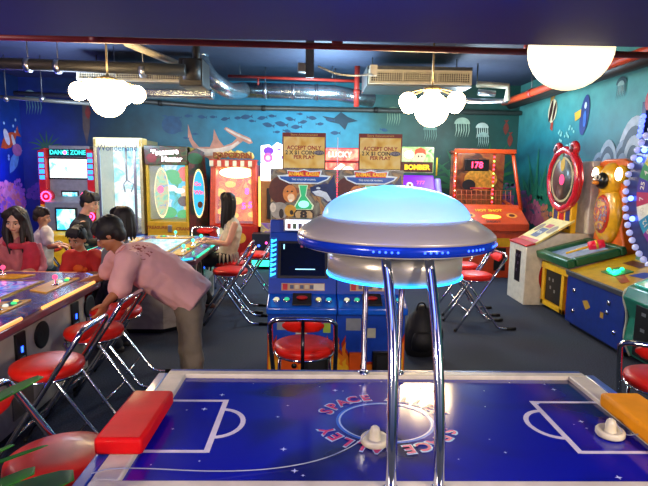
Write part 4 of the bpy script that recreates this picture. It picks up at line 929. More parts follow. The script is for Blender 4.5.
mb.dell(F, -.15, 2.03, .09, .07, glow('sign_flare', '#fff0b0', 5), 3); mb.build('sign', t)
mb = MB(); mb.tube([(-w-.05, .28, 1.68), (-w-.05, .28, 2.2)], .016, glow('green_tube', '#50ff70', 2), 8); mb.build('light_tube', t)
mb = MB(); mb.tube([(w+.03, .28, 1.66), (w+.03, .28, 1.98)], .014, yellow, 8); mb.build('post', t)

# basketball machine, front near (2.34..3.55, 8.35)
t = thing('basketball_machine', 'orange basketball shooting machine with red lights and score 178', 'arcade machine', (2.93, 8.4, 0)); w = .57
og = mat('orange_case', '#c8400c', .35, coat=.4)
mb = MB(); mb.prism([(0, 0), (1.05, 0), (1.05, .95), (.3, .85), (0, .78)], -w+.02, w-.02, og, 'x', .01); F = front(0, 0, 0); mb.drect(F, .05, .24, .12, .5, black, 1); mb.drect(F, .0, .3, .52, .66, yellow, 1); mb.build('base', t)
mb = MB(); mb.prism([(-.08, .78), (.06, .78), (.5, 1.12), (.5, 1.18), (.4, 1.18), (-.08, .9)], -w, w, og, 'x', .01)
n_ = V((0, .48, .28)).normalized(); F = frame((0, -.08, .9), (1, 0, 0), n_)
mb.dell(F, 0, .2, .16, .06, glow('amber_lamp', '#ffa030', 4), 5); 
for s in (-1, 1): mb.dell(F, s*.35, .24, .09, .07, mat('amber_print', '#e89030', .4), 4); mb.dell(F, s*.35, .24, .05, .04, mat('dark_print', '#5a1808', .4), 5)
mb.text(F, 0, .06, .07, 'SHOOT', mat('dark_print', '#5a1808', .4), 5, .04); mb.text(F, 0, .38, .09, 'HOT SHOT', yellow, 5, .04); mb.build('front_panel', t)
for s in (-1, 1): MB().tube([(s*w, .3, 1.1), (s*(w-.07), .62, 2.05), (s*(w-.09), 1.0, 2.08)], .035, og, 4).tube([(s*w, .35, 1.1), (s*(w-.06), 1.0, 1.22)], .03, og, 4).build('side_rail', t)
mb = MB(); mb.box(-w+.09, w-.09, .95, 1.0, 1.0, 2.06, art('court_board', ['#4a1c10', '#7a3018', '#8a4a20', '#3a2018', '#6a3020'], 3), .01); mb.dell(front(0, .94, 0), .06, 1.6, .3, .2, mat('ball_print', '#d89030', .5, var=.4, scale=20), 1); mb.dell(front(0, .94, 0), -.15, 1.5, .12, .1, mat('dark_blot', '#1c1820', .5), 2); mb.build('backboard', t)
mb = MB(); mb.box(-.3, .12, .7, .76, 1.75, 1.95, black, .01); mb.text(front(0, .699, 0), -.1, 1.85, .15, '178', glow('red_digit', '#ff3058', 6), 1, .02); mb.build('score_display', t)
mb = MB(); rl = glow('red_bulb', '#ff3048', 7); wl = glow('white_bulb', '#ffd8a8', 6)
for i in range(16): mb.sph((-w+.07+i*(2*w-.14)/15, .58, 2.09), .013, wl if i % 3 else rl, 8)
for i in range(13):
    mb.sph((.17, .60, 1.15+i*.07), .016, (rl, rl, glow('green_bulb', '#90ff60', 4))[i % 3], 8); 
    f = i/12; mb.sph((-w-.005+.07*f, .27+.32*f, 1.1+.95*f), .012, rl if i % 2 else wl, 8)
mb.build('bulb_string', t)
mb = MB(); mb.box(-w+.04, w-.04, .56, .62, 2.05, 2.12, og, .005); mb.box(.155, .185, .61, .63, 1.1, 2.06, og); mb.build('top_beam', t)
mb = MB(); net = mat('net_wire', '#c85828', .5)
for i in range(12): x = -w+.1+i*(2*w-.2)/11; mb.tube([(x, .52, 1.16), (x, .56, 1.42)], .004, net, 5)
for i in range(4): mb.tube([(-w+.08, .53+.01*i, 1.18+i*.08), (w-.08, .53+.01*i, 1.18+i*.08)], .004, net, 5)
mb.build('net', t)
mb = MB(); mb.tube([(.16*math.cos(2*PI*i/20), 1.6*0+.76+.16*math.sin(2*PI*i/20), 1.45) for i in range(20)], .012, red, 8, True); mb.build('hoop', t)

# ================================================================ right row (face -X): local x runs toward the camera, local y into the wall
RR = R(-90)
# R1 white ring machine: y from 7.2 down to 6.62, front x=2.76
t = thing('ring_toss_machine', 'white machine with a red rimmed ring target beside the basketball machine', 'arcade machine', (2.77, 6.91, 0), RR); w = .29
mb = MB(); side = [(0, 0), (1.25, 0), (1.25, .95), (.42, .95), (.12, .80), (0, .77)]
mb.prism(side, -w, w, white, 'x', .006)
F = front(0, 0, 0); mb.drect(F, -.07, .12, .27, .69, black, 1)
for a, b in ((-.03, .6), (.02, .5), (.05, .6), (-.02, .4)): mb.drect(F, a, a+.03, b, b+.04, steel, 2)
G = frame((w, 0, 0), (0, 1, 0), (0, 0, 1)); mb.dell(G, .38, .38, .20, .26, mat('ring_red', '#a02020', .4), 1); mb.dell(G, .38, .38, .16, .21, art('side_circle', ['#3a6a3c', '#c0a040', '#203c60', '#8a3020'], 8), 2); mb.build('cabinet', t)
mb = MB(); mb.prism([(-.01, .77), (.11, .80), (.11, .825), (-.02, .79)], -w-.008, w+.008, red, 'x', .004)
mb.prism([(.11, .79), (.60, 1.10), (.60, 1.13), (.11, .825)], -w-.008, w+.008, mat('deck_cream', '#d8c878', .4), 'x', .004)
F = frame((0, .11, .826), (1, 0, 0), V((0, .49, .305)).normalized()); nb = mat('deck_navy', '#1c2c5c', .4)
mb.drect(F, -.1, .1, .1, .3, nb, 2); mb.drect(F, -.08, .08, .32, .4, red, 2); mb.dell(F, -.19, .3, .07, .09, mat('deck_tan', '#7a6040', .4), 2); mb.dell(F, .19, .3, .07, .09, mat('deck_tan', '#7a6040', .4), 2); mb.drect(F, -.27, .27, .0, .06, red, 2); mb.text(F, 0, .2, .07, 'FUN', white, 4, .03)
mb.build('control_deck', t)
mb = MB(); mb.prism([(.56, .95), (.63, .95), (.63, 1.35), (.56, 1.35)], -w+.02, w-.02, yellow, 'x', .005); F = front(0, .559, 0)
for s in (-1, 1): mb.drect(F, s*.17-.06, s*.17+.06, 1.0, 1.33, nb, 1)
mb.drect(F, -.07, .07, 1.0, 1.33, red, 1); mb.build('neck', t)
M = Matrix.Translation((0, .56, 1.64)) @ Matrix.Rotation(PI/2, 4, 'X')
P = [(.385*math.cos(a)*(1+.015*math.cos(12*a)), .385*math.sin(a)*(1+.015*math.cos(12*a)), 0) for a in [2*PI*i/60 for i in range(60)]]
MB().tube([tuple(M @ V(p)) for p in P], .055, mat('ring_crimson', '#c01828', .25, coat=.6), 12, True).build('target_rim', t)
mb = MB(); mb.lathe([(0, -.02), (.35, -.02), (.35, .03), (0, .03)], art('target_face', ['#3a3428', '#7a6a48', '#504a40', '#8a7c5a', '#2c3c40'], 5, .15), n=40, M=M)
G = M @ frame((0, 0, .031), (1, 0, 0), (0, 1, 0))
mb.dell(G, 0, 0, .30, .30, mat('tgt_cream', '#b0a478', .5), 1, 40, 0, .9); mb.dell(G, 0, 0, .07, .07, glow('pink_center', '#ff3c70', 1.8), 2); mb.dell(G, 0, .2, .06, .09, mat('tgt_yel', '#c8a020', .5), 2); mb.dell(G, -.05, .3, .05, .05, mat('tgt_grn', '#3c7a60', .5), 3); mb.build('target_face', t)
for s in (-1, 1): MB().sph((s*.22, .56, 2.04), (.11, .05, .1), red, 14).sph((s*.22, .525, 2.04), (.06, .03, .055), mat('ear_dark', '#5a1c20', .5), 10).build('ear', t)
MB().box(-.3, .34, .75, 1.1, .95, 1.88, mat('pale_panel', '#d8dada', .5), .01).build('back_box', t)

# R2 penguin whack machine: y 6.6 .. 5.83, front x=2.94
t = thing('hammer_game_machine', 'yellow hammer game with green padded top and a toy bird on the back', 'arcade machine', (2.97, 6.21, 0), RR); w = .36
mb = MB(); mb.prism([(.04, .06), (.85, .06), (.85, .74), (.04, .60)], -w+.03, w-.0, mat('cab_orange_red', '#a8401c', .4), 'x'); mb.box(-w+.03, w, .1, .8, 0, .06, black)
F = front(0, .039, 0)
mb.build('cabinet', t)
mb = MB()
for a, b in ((-w, -w+.07), (w-.2, w-.13)): mb.box(a, b, 0, .06, .05, .57, yellow, .006)
mb.box(-w, w-.13, 0, .06, .05, .11, yellow, .006); mb.box(-w-.01, w+.02, -.01, .06, .52, .6, yellow, .006); mb.build('front_frame', t)
mb = MB(); mb.box(-w+.08, w-.21, .02, .05, .12, .52, black, .004); F = front(0, .019, 0)
for a, b in ((-.2, .38), (-.1, .38), (-.16, .28), (-.05, .25)): mb.drect(F, a, a+.04, b, b+.04, steel, 1)
mb.build('coin_door', t)
gp = mat('green_pad', '#0d5a34', .4, coat=.3)
sl = V((0, .9, .24)).normalized(); MT = frame((0, -.07, .67), (1, 0, 0), sl)
mb = MB(MT)
for x0_, x1_, y0_, y1_ in ((-w-.05, w+.07, 0, .1), (-w-.05, w+.07, .62, .70), (-w-.05, -w+.06, .1, .62), (w-.03, w+.07, .1, .62)): mb.box(x0_, x1_, y0_, y1_, -.04, .06, gp, .02)
mb.build('padded_rim', t)
mb = MB(MT); mb.box(-w+.05, w-.02, .09, .63, -.03, .015, art('ice_deck', ['#5078b0', '#90a8d0', '#b8c8e0', '#6888c0'], 4, .5), 0); mb.dell(frame((0, 0, .016), (1, 0, 0), (0, 1, 0)), -.1, .5, .12, .12, mat('ice_white', '#b8ccd8', .3), 1); mb.build('playfield', t)
mb = MB(MT)
mb.lathe([(0, -.09), (.05, -.085), (.055, -.03), (.055, .03), (.05, .085), (0, .09)], mat('hammer_red', '#d81838', .3, emis='#ff1840', es=.15), n=18, M=Matrix.Translation((.12, .52, .08)) @ Matrix.Rotation(R(75), 4, 'Z') @ Matrix.Rotation(PI/2, 4, 'Y')); mb.tube([(.11, .52, .08), (.0, .2, .035)], .014, yellow, 8)
mb.lathe([(.058, -.012), (.058, .012)], yellow, n=18, M=Matrix.Translation((.12, .52, .08)) @ Matrix.Rotation(R(75), 4, 'Z') @ Matrix.Rotation(PI/2, 4, 'Y'))
hm = mb.build('toy_hammer'); hm.matrix_world = Matrix.Translation(t.location) @ Matrix.Rotation(RR, 4, 'Z'); tag(hm, 'red toy hammer with yellow handle lying on the green padded game top', 'toy hammer')
mb = MB(); oy = mat('backboard_orange', '#d8640c', .35, coat=.4)
pr = [(-.36, .72), (.40, .72), (.38, .85), (.27, 1.1), (.29, 1.5), (.31, 1.86), (.2, 1.9), (-.2, 1.9), (-.31, 1.86), (-.29, 1.5), (-.27, 1.1), (-.34, .85)]
mb.prism(pr, .6, .78, oy, 'y', .02); mb.build('backboard', t)
mb = MB(); yb = mat('bird_yellow', '#e0a818', .3, coat=.5); mb.sph((0, .60, 1.24), (.27, .12, .36), yb, 24); mb.sph((0, .60, 1.64), (.2, .12, .22), yb, 20); mb.build('bird_body', t)
mb = MB(); G = front(0, .498, 0); M = Matrix.Translation((0, .52, 1.24)) @ Matrix.Rotation(PI/2, 4, 'X'); mb.lathe([(0, .035), (.15, .03), (.185, .0), (.19, -.03)], mat('badge_red', '#c03018', .35), n=28, M=M @ Matrix.Scale(1.35, 4, (0, 1, 0)))
mb.lathe([(0, .042), (.13, .038), (.15, .03)], art('badge_face', ['#c8c0b0', '#6080a0', '#c04030', '#e0c060', '#405070'], 14), n=28, M=M @ Matrix.Scale(1.35, 4, (0, 1, 0))); mb.build('badge', t)
mb = MB(); mb.sph((0, .48, 1.64), (.115, .06, .10), mat('bird_black', '#10100c', .3), 16); mb.sph((-.02, .425, 1.68), (.075, .03, .035), white, 12); mb.sph((-.05, .40, 1.68), (.018, .014, .02), black, 8); mb.sph((.03, .41, 1.68), (.018, .014, .02), black, 8); mb.sph((0, .41, 1.615), (.045, .05, .025), mat('beak', '#e08820', .4), 10); mb.build('bird_head', t)
for s in (-1, 1):
    mb = MB(); M = Matrix.Translation((s*.25, .56, 1.72)) @ Matrix.Rotation(PI/2, 4, 'X'); mb.lathe([(.10, -.05), (.105, 0), (.09, .03)], yellow, n=24, M=M); mb.lathe([(0, .045), (.06, .04), (.092, .02)], glow('round_lamp', '#fff0e0', 9), n=24, M=M); mb.build('round_lamp', t)

# R3 blue and yellow wheel machine: y 5.78 .. 4.66, front x=2.93
t = thing('prize_wheel_machine', 'blue and yellow machine with a giant bulb rimmed prize wheel', 'arcade machine', (2.91, 5.22, 0), RR); w = .555
mb = MB(); mb.prism([(0, .05), (1.1, .05), (1.1, .88), (.9, .84), (0, .60)], -w, w, mat('cab_navy', '#0c2c88', .35, coat=.4), 'x', .006); mb.box(-w+.03, w-.03, .05, 1.0, 0, .05, black)
F = front(0, 0, 0)
for a, b in ((-.38, .43), (-.38, .2), (.3, .46), (.42, .2), (.28, .36)):
    q = MB().lathe([(.024, 0), (.024, .008), (.018, .014), (0, .015)], chrome, n=16, M=Matrix.Translation((a, 0, b)) @ Matrix.Rotation(PI/2, 4, 'X')).build('lock', t)
    MB().box(a-.004, a+.004, -.018, -.014, b-.01, b+.01, black).build('keyhole', q)
mb.dp(F, [(-.2, .36), (-.12, .28), (-.03, .33), (-.1, .39)], mat('gold_sticker', '#b89030', .4), 1); mb.drect(F, .16, .22, .28, .34, mat('gold_sticker', '#b89030', .4), 1)
mb.build('cabinet', t)
mb = MB(); sl = V((0, .9, .24)).normalized(); MT = frame((0, -.01, .60), (1, 0, 0), sl)
mb.T = MT; mb.box(-w, w, 0, .92, -.0, .025, mat('deck_yellow', '#c8a010', .35, coat=.4), .006); F = frame((0, 0, .0255), (1, 0, 0), (0, 1, 0))
mb.drect(F, -.32, .0, .5, .62, mat('deck_brown', '#5a3018', .4), 2); mb.dp(F, [(.12, .3), (.42, .35), (.44, .5), (.15, .45)], mat('deck_blue', '#183c9c', .4), 2); mb.dp(F, [(.0, .22), (.3, .12), (.32, .2), (.05, .3)], mat('deck_rust', '#a03c18', .4), 3); mb.build('deck', t)
mb = MB(MT); gl = glow('green_dome', '#20ff90', 3.5); random.seed(9)
for i in range(12): mb.sph((-.08+random.uniform(-.11, .11), .3+random.uniform(-.07, .07), .04), random.uniform(.014, .03), gl, 8)
mb.box(-.2, .06, .2, .4, .024, .034, mat('button_base', '#107a50', .3)); mb.build('push_button', t)
mb = MB(MT); mb.box(-w-.006, w+.006, -.012, .012, -.02, .035, mat('edge_grey', '#6a6c70', .4, .6), .003); mb.build('edge_trim', t)
# the wheel plane stands across x; its centre is local (.0, .72)
wc = V((.25, .64, 1.53)); M = Matrix.Translation(wc) @ Matrix.Rotation(PI/2, 4, 'X')
mb = MB(); mb.lathe([(0, -.06), (.82, -.06), (.84, -.02), (.84, .03), (.80, .05)], mat('wheel_navy', '#0c2060', .3), n=56, M=M)
wcs = ['#1c50b0', '#c8b828', '#2c8a48', '#3a2c90', '#a82848', '#e0e0d0', '#1c88b0', '#80308c']
G = M @ frame((0, 0, .051), (1, 0, 0), (0, 1, 0)); n = 24
for i in range(n):
    a, b = 2*PI*i/n, 2*PI*(i+1)/n; am = (a+b)/2
    mb.dp(G, [(.16*math.cos(a), .16*math.sin(a)), (.62*math.cos(a), .62*math.sin(a)), (.62*math.cos(am), .62*math.sin(am)), (.62*math.cos(b), .62*math.sin(b)), (.16*math.cos(b), .16*math.sin(b))], mat('wheel_'+wcs[i % 8], wcs[i % 8], .35), 1)
    mb.text(G, .53*math.cos(am), .53*math.sin(am), .09, ['0', '10', '4', '25', '7', '50', '12', '100'][i % 8], white, 3, .02, am-PI/2)
mb.dell(G, 0, 0, .15, .15, yellow, 3); mb.text(G, 0, 0, .1, 'WIN', red, 5, .03); mb.build('wheel', t)
mb = MB(); bm_ = mat('bulb_glass', '#b4b8d0', .15, emis='#b0b8ff', es=.35)
for i in range(52): a = 2*PI*i/52; mb.sph(tuple(M @ V((.79*math.cos(a), .79*math.sin(a), .07))), .036, bm_, 10)
mb.build('bulb_ring', t)
lb = glow('lit_bulb', '#5070ff', 8)
for a in (R(150), R(186), R(205), R(140)): MB().sph(tuple(M @ V((.69*math.cos(a), .69*math.sin(a), .07))), .03, lb, 10).build('lit_bulb', t)
mb = MB()
for i in range(5): mb.sph((-.5+.01*i, .64, 2.14+.05*i), .028, glow('violet_bulb', '#4858ff', 5), 10)
mb.box(-.53, -.46, .66, .72, 2.08, 2.5, mat('wheel_navy', '#0c2060')); mb.dell(front(-.42, .655, 0), 0, 2.5, .06, .1, red, 1); mb.build('side_lamp', t)
MB().prism([(-.36, .78), (.45, .78), (.32, 1.1), (-.25, 1.1)], .62, 1.05, mat('wheel_base', '#5a8a7c', .4), 'y', .02).box(-.3, .5, .8, 1.08, 1.05, 2.2, mat('wheel_navy', '#0c2060'), .02).build('pedestal', t)

# R4 teal machine nearest on the right
t = thing('teal_coin_machine', 'teal machine with black coin doors cut off by the frame edge', 'arcade machine', (2.87, 4.18, 0), RR); w = .44
tl = mat('teal_case', '#0e7a62', .3, coat=.6)
mb = MB(); prof_ = [(.10, .04), (.5, .04), (.5, .88), (.02, .70), (-.02, .60), (.05, .42), (.02, .2)]
mb.prism(prof_, -w, w, tl, 'x', .01); mb.build('cabinet', t)
for s in (-1, 1): mb = MB(); mb.tube([(s*w, y_, z_) for y_, z_ in [(.1, .04), (.02, .2), (.05, .42), (-.02, .60), (.02, .70), (.49, .88)]], .012, mat('cream_trim', '#c8ccb8', .4), 8, smooth_path=2); mb.build('edge_trim', t)
mb = MB(); mb.box(-.24, .3, -.015, .03, .12, .58, black, .006); F = front(0, -.016, 0)
for a, b in ((-.15, .5), (-.15, .36), (-.02, .42), (.1, .5)): mb.drect(F, a, a+.06, b, b+.03, steel, 1)
mb.drect(F, .02, .08, .2, .24, red, 1); mb.build('coin_door', t)
sl = V((0, .48, .18)).normalized(); mb = MB(frame((0, .05, .715), (1, 0, 0), sl)); mb.box(-w+.05, w-.05, 0, .46, 0, .02, mat('teal_glass', '#2aa898', .1, emis='#20c0b0', es=.35, coat=1), .006); mb.build('playfield', t)
# ================================================================ people
def sweep(mb, pts, rw, rd=None, wax=(1, 0, 0), m=None, n=16, ends=True, sm=1):
    """elliptical tube through pts: half width rw along wax, half depth rd"""
    P = [V(p) for p in pts]; rd = rd or rw; A = list(zip(rw, rd)); wax = V(wax)
    for _ in range(sm):
        Q = [P[0]]; B_ = [A[0]]
        for i in range(len(P)-1):
            for t in (.25, .75): Q.append(P[i].lerp(P[i+1], t)); B_.append((A[i][0]*(1-t)+A[i+1][0]*t, A[i][1]*(1-t)+A[i+1][1]*t))
        Q.append(P[-1]); B_.append(A[-1]); P, A = Q, B_
    if ends:
        t0 = (P[0]-P[1]).normalized(); t1 = (P[-1]-P[-2]).normalized(); r0, r1 = min(A[0]), min(A[-1])
        pre = [(P[0]+t0*r0*math.sin(a), (A[0][0]*math.cos(a), A[0][1]*math.cos(a))) for a in (R(80), R(55), R(28))]
        post_ = [(P[-1]+t1*r1*math.sin(a), (A[-1][0]*math.cos(a), A[-1][1]*math.cos(a))) for a in (R(28), R(55), R(80))]
        P = [p for p, _ in pre]+P+[p for p, _ in post_]; A = [a for _, a in pre]+A+[a for _, a in post_]
    vs = []; k = len(P)
    for i in range(k):
        t = (P[min(i+1, k-1)]-P[max(i-1, 0)]).normalized(); w = wax-t*wax.dot(t)
        if w.length < 1e-3: w = V((0, 0, 1))-t*t.z
        if w.length < 1e-3: w = V((0, 1, 0))-t*t.y
        w.normalize(); d = t.cross(w)
        vs += [P[i]+w*A[i][0]*math.cos(2*PI*j/n)+d*A[i][1]*math.sin(2*PI*j/n) for j in range(n)]
    fs = [(i*n+j, i*n+(j+1) % n, (i+1)*n+(j+1) % n, (i+1)*n+j) for i in range(k-1) for j in range(n)]+[tuple(range(n))[::-1], tuple((k-1)*n+j for j in range(n))]
    mb.add(vs, fs, m, True)
def ell(mb, c, r, ax, m, n=20):
    """ellipsoid with radii r along the three axis vectors ax"""
    M = Matrix([V(a).normalized() for a in ax]).transposed().to_4x4(); M.translation = V(c)
    mb.sph((0, 0, 0), r, m, n, M=M)
def sculpted(mb, name, parent, voxel=.008, smooth=3, disp=0):
    bmesh.ops.recalc_face_normals(mb.bm, faces=mb.bm.faces[:])
    o = mb.build(name, parent)
    r = o.modifiers.new('Remesh', 'REMESH'); r.mode = 'VOXEL'; r.voxel_size = voxel; r.use_smooth_shade = True
    if name in ('shirt', 'trousers', 'scarf'):
        if 'folds' not in bpy.data.textures: tx = bpy.data.textures.new('folds', 'CLOUDS'); tx.noise_scale = .11; tx.noise_depth = 1
        d = o.modifiers.new('Displace', 'DISPLACE'); d.texture = bpy.data.textures['folds']; d.strength = .035; d.mid_level = .5
    s = o.modifiers.new('Smooth', 'SMOOTH'); s.factor = .5; s.iterations = smooth
    return o
def hand(mb, w, d, nrm, thumb, s, m, curl=.5):
    """palm from wrist w along d; nrm = palm-side direction; thumb = side the thumb leaves"""
    w = V(w); d = V(d).normalized(); nrm = (V(nrm)-d*V(nrm).dot(d)).normalized(); th = d.cross(nrm); th = th if th.dot(V(thumb)) > 0 else -th
    ell(mb, w+d*.045*s, (.052*s, .040*s, .017*s), (d, th, nrm), m)
    for k, (off, L) in enumerate(((.030, .070), (.010, .078), (-.010, .073), (-.029, .058))):
        p = w+d*.075*s+th*off*s; L *= s; c = curl
        p1 = p+(d+nrm*c*.4+th*off*3).normalized()*L*.42; p2 = p1+(d+nrm*c*1.2).normalized()*L*.33; p3 = p2+(d*.8+nrm*c*2).normalized()*L*.25
        sweep(mb, [p-d*.02*s, p, p1, p2, p3], [.0095*s, .0095*s, .0088*s, .008*s, .007*s], None, th, m, 10, sm=0)
    p = w+d*.02*s+th*.03*s; p1 = p+(d*.6+th*.8+nrm*.3)*.035*s; p2 = p1+(d*.9+th*.35+nrm*.4)*.032*s
    sweep(mb, [p-th*.01*s, p, p1, p2], [.013*s, .013*s, .011*s, .009*s], None, d, m, 10, sm=0)

def head(t, mb, T, c, f, u, s, skinm, k=1):
    """head shapes into body mesh mb; returns the frame. s scales an adult head (0.23 high)"""
    f = V(f).normalized(); u = (V(u)-f*V(u).dot(f)).normalized(); x = f.cross(u); c = V(c)
    Pt = lambda a, b, h: c+x*a*s+f*b*s+u*h*s
    ell(mb, Pt(0, -.012, .025), (.074*s, .092*s, .088*s), (x, f, u), skinm, 24)
    ell(mb, Pt(0, .018, -.035), (.060*s, .066*s, .070*s), (x, f, u), skinm, 20)
    ell(mb, Pt(0, .052, -.078), (.027*s, .026*s, .022*s), (x, f, u), skinm, 12)
    for q in (-1, 1):
        ell(mb, Pt(q*.038, .050, -.028), (.026*s, .028*s, .024*s), (x, f, u), skinm, 12)
        ell(mb, Pt(q*.077, -.008, -.008), (.009*s, .018*s, .031*s), (x, f, u), skinm, 12)
    ell(mb, Pt(0, .073, .028), (.045*s, .012*s, .012*s), (x, f, u), skinm, 12)
    sweep(mb, [Pt(0, .076, .018), Pt(0, .092, -.012), Pt(0, .098, -.026)], [.009*s, .012*s, .014*s], None, x, skinm, 10, sm=0)
    ell(mb, Pt(0, .083, -.052), (.024*s, .012*s, .009*s), (x, f, u), skinm, 10)
    for q in (-1, 1):
        e = MB(T); ell(e, Pt(q*.031, .076, .004), (.014*s, .008*s, .006*s), (x, f, u), mat('eye_white', '#cfc8bc', .3), 12); ell(e, Pt(q*.031, .081, .004), (.007*s, .005*s, .006*s), (x, f, u), mat('iris', '#140c08', .2), 10)
        sweep(e, [Pt(q*.015, .0835, .013), Pt(q*.031, .0845, .015), Pt(q*.046, .078, .010)], [.002*s]*3, None, u, mat('iris', '#140c08', .2), 6, sm=0); e.build('eye', t)
        e = MB(T); sweep(e, [Pt(q*.014, .086, .028), Pt(q*.032, .085, .033), Pt(q*.05, .075, .027)], [.003*s, .0042*s, .002*s], None, x, mat('brow_hair', '#120d0c', .7), 8, sm=0); e.build('eyebrow', t)
    e = MB(T); sweep(e, [Pt(-.024, .084, -.053), Pt(-.008, .0935, -.0505), Pt(.008, .0935, -.0505), Pt(.024, .084, -.053)], [.002*s, .0055*s, .0055*s, .002*s], [.002*s, .004*s, .004*s, .002*s], u, mat('lips', '#a0504a', .4), 8); e.build('lips', t)
    return Pt, x, f, u

skin1 = mat('skin_warm', '#c08a68', .5, var=.05); skin2 = mat('skin_tan', '#a86c48', .5, var=.05); skin3 = mat('skin_fair', '#d8a88c', .5, var=.05)
hairm = mat('black_hair', '#0c0a0c', .6, var=.3, scale=60); hairb = mat('dark_brown_hair', '#1c1210', .6, var=.3, scale=60)
def short_hair(t, T, Pt, x, f, u, s, m, vox=.007):
    h = MB(T)
    ell(h, Pt(0, -.024, .042), (.082*s, .092*s, .083*s), (x, f, u), m, 24)
    ell(h, Pt(0, -.062, -.01), (.066*s, .048*s, .066*s), (x, f, u), m, 16)
    for q in (-1, 1): ell(h, Pt(q*.072, -.012, .028), (.016*s, .03*s, .034*s), (x, f, u), m, 12)
    for i in range(7):
        a = -.055+i*.0183; sweep(h, [Pt(a, .02, .115), Pt(a*1.1, .06, .09), Pt(a*1.15+.006, .078, .058-.012*(i % 2))], [.016*s, .014*s, .006*s], None, x, m, 8, sm=0)
    for i in range(9):
        an = i*.7; sweep(h, [Pt(0, -.03, .11), Pt(.05*math.sin(an), -.03+.05*math.cos(an), .122), Pt(.07*math.sin(an), -.03+.07*math.cos(an), .108)], [.012*s, .012*s, .006*s], None, x, m, 8, sm=0)
    return sculpted(h, 'hair', t, vox, 1)
def long_hair(t, T, Pt, x, f, u, s, m, L=.3, vox=.008, down=None, fringe=True, wave=0):
    h = MB(T); dn = down or -u
    ell(h, Pt(0, -.026, .04), (.086*s, .096*s, .086*s), (x, f, u), m, 24)
    for i in range(13):
        an = R(20+320*i/12)-PI; an = R(-160+320*i/12)
        a = .078*math.sin(an); b = -.02-.078*math.cos(an)
        if b > .045: continue
        p0 = Pt(a*.9, b, .06); p1 = Pt(a*1.12, b*1.05, -.03); p2 = p1+dn*L*.5*s+x*a*.15+x*wave*.02*math.sin(i*2); p3 = p1+dn*L*s*(.92+.08*(i % 3))+x*wave*.03*math.cos(i)
        sweep(h, [p0, p1, p2, p3], [.026*s, .026*s, .024*s, .008*s], None, x, m, 10)
    if fringe:
        for q in (-1, 1):
            for i in range(4):
                e = .02+i*.016; sweep(h, [Pt(q*.012, .01, .122), Pt(q*e, .055, .098), Pt(q*(e+.024), .062-.008*i, .05), Pt(q*.082, .03-.01*i, .0)], [.014*s, .014*s, .012*s, .009*s], None, x, m, 8, sm=1)
    return sculpted(h, 'hair', t, vox, 1)

def arm(body, sleeve, sh, el_, wr, s, m, sm_, frac, sideax, hdir=None, nrm=(0, 0, -1), thumb=(0, 0, 1), curl=.5, loose=1.25):
    sh, el_, wr = V(sh), V(el_), V(wr)
    sweep(body, [sh.lerp(el_, .12), sh.lerp(el_, .5), el_, el_.lerp(wr, .35), wr], [.044*s, .044*s, .037*s, .037*s, .025*s], None, sideax, m)
    hd = V(hdir) if hdir else (wr-el_)
    hand(body, wr, hd, nrm, thumb, s, m, curl)
    if sleeve and frac > 0:
        if frac <= 1:
            e = sh.lerp(el_, frac); sweep(sleeve, [sh, sh.lerp(e, .5), e], [.072*s*loose/1.1, .060*s*loose, .055*s*loose], None, sideax, sm_)
        else:
            e = el_.lerp(wr, frac-1); sweep(sleeve, [sh, sh.lerp(el_, .5), el_, e], [.074*s, .060*s*loose/1.1, .048*s*loose/1.1, .034*s*loose], None, sideax, sm_, ends=False)
def leg(body, trs, hip, kn, an, toe, s, m, tm, shoes, shm, T, t, frac=2, loose=1.2):
    hip, kn, an = V(hip), V(kn), V(an); toe = V(toe).normalized()
    sweep(body, [hip, hip.lerp(kn, .5), kn, kn.lerp(an, .35), an], [.075*s, .068*s, .05*s, .052*s, .034*s], None, (1, 0, 0), m)
    sweep(body, [an+V((0, 0, -.02)), an+toe*.08*s+V((0, 0, -.045*s)), an+toe*.14*s+V((0, 0, -.055*s))], [.035*s, .036*s, .025*s], [.03*s, .022*s, .014*s], toe.cross(V((0, 0, 1))), m, sm=0)
    if frac > 1:
        e = kn.lerp(an, frac-1); sweep(trs, [hip, hip.lerp(kn, .5), kn, kn.lerp(e, .5), e], [.09*s*loose/1.1, .078*s*loose, .062*s*loose, .06*s*loose, .055*s*loose], None, (1, 0, 0), tm, ends=True)
    else:
        e = hip.lerp(kn, frac); sweep(trs, [hip, hip.lerp(e, .5), e], [.09*s, .082*s, .072*s], None, (1, 0, 0), tm, ends=False)
    b = MB(T); z0 = an.z-.075*s
    sweep(b, [an-toe*.035*s+V((0, 0, -.045*s)), an+toe*.05*s+V((0, 0, -.045*s)), an+toe*.15*s+V((0, 0, -.055*s))], [.038*s, .042*s, .036*s], [.034*s, .034*s, .02*s], toe.cross(V((0, 0, 1))), shm, sm=1)
    b.build('shoe', t)

def rootfor(name, label, loc): return thing(name, label, 'person', loc)

# ---- man in pink polo bending over the table, facing -X
t = rootfor('person', 'man in a pale pink polo shirt and khaki trousers bending over the fish game table', (-1.0, 4.0, 0)); T = inv(t)
s = 1.0
hipc = at(190, 299, y=4.02); shc = at(129, 256, y=3.98)
nearS = at(128, 262, y=3.80); farS = at(120, 256, y=4.16)
sx = V((0, 1, 0))
body = MB(T); shirt = MB(T); trs = MB(T); pol = mat('pink_polo', '#e8b0ae', .7, var=.06, bump=.25, scale=9); kh = mat('khaki_cotton', '#7a7060', .8, var=.1, bump=.3)
mid1 = at(163, 270, y=4.0); mid2 = at(146, 262, y=3.98)
sweep(body, [hipc, mid1, mid2, shc], [.15, .14, .155, .14], [.1, .105, .11, .085], sx, skin2)
neckb = at(121, 251, y=3.98); hc = at(109, 235, y=3.95)
sweep(body, [shc, neckb, hc], [.065, .054, .055], None, sx, skin2)
Pt, x_, f_, u_ = head(t, body, T, hc, (-.80, -.16, -.50), (-.35, 0, .9), 1.04, skin2)
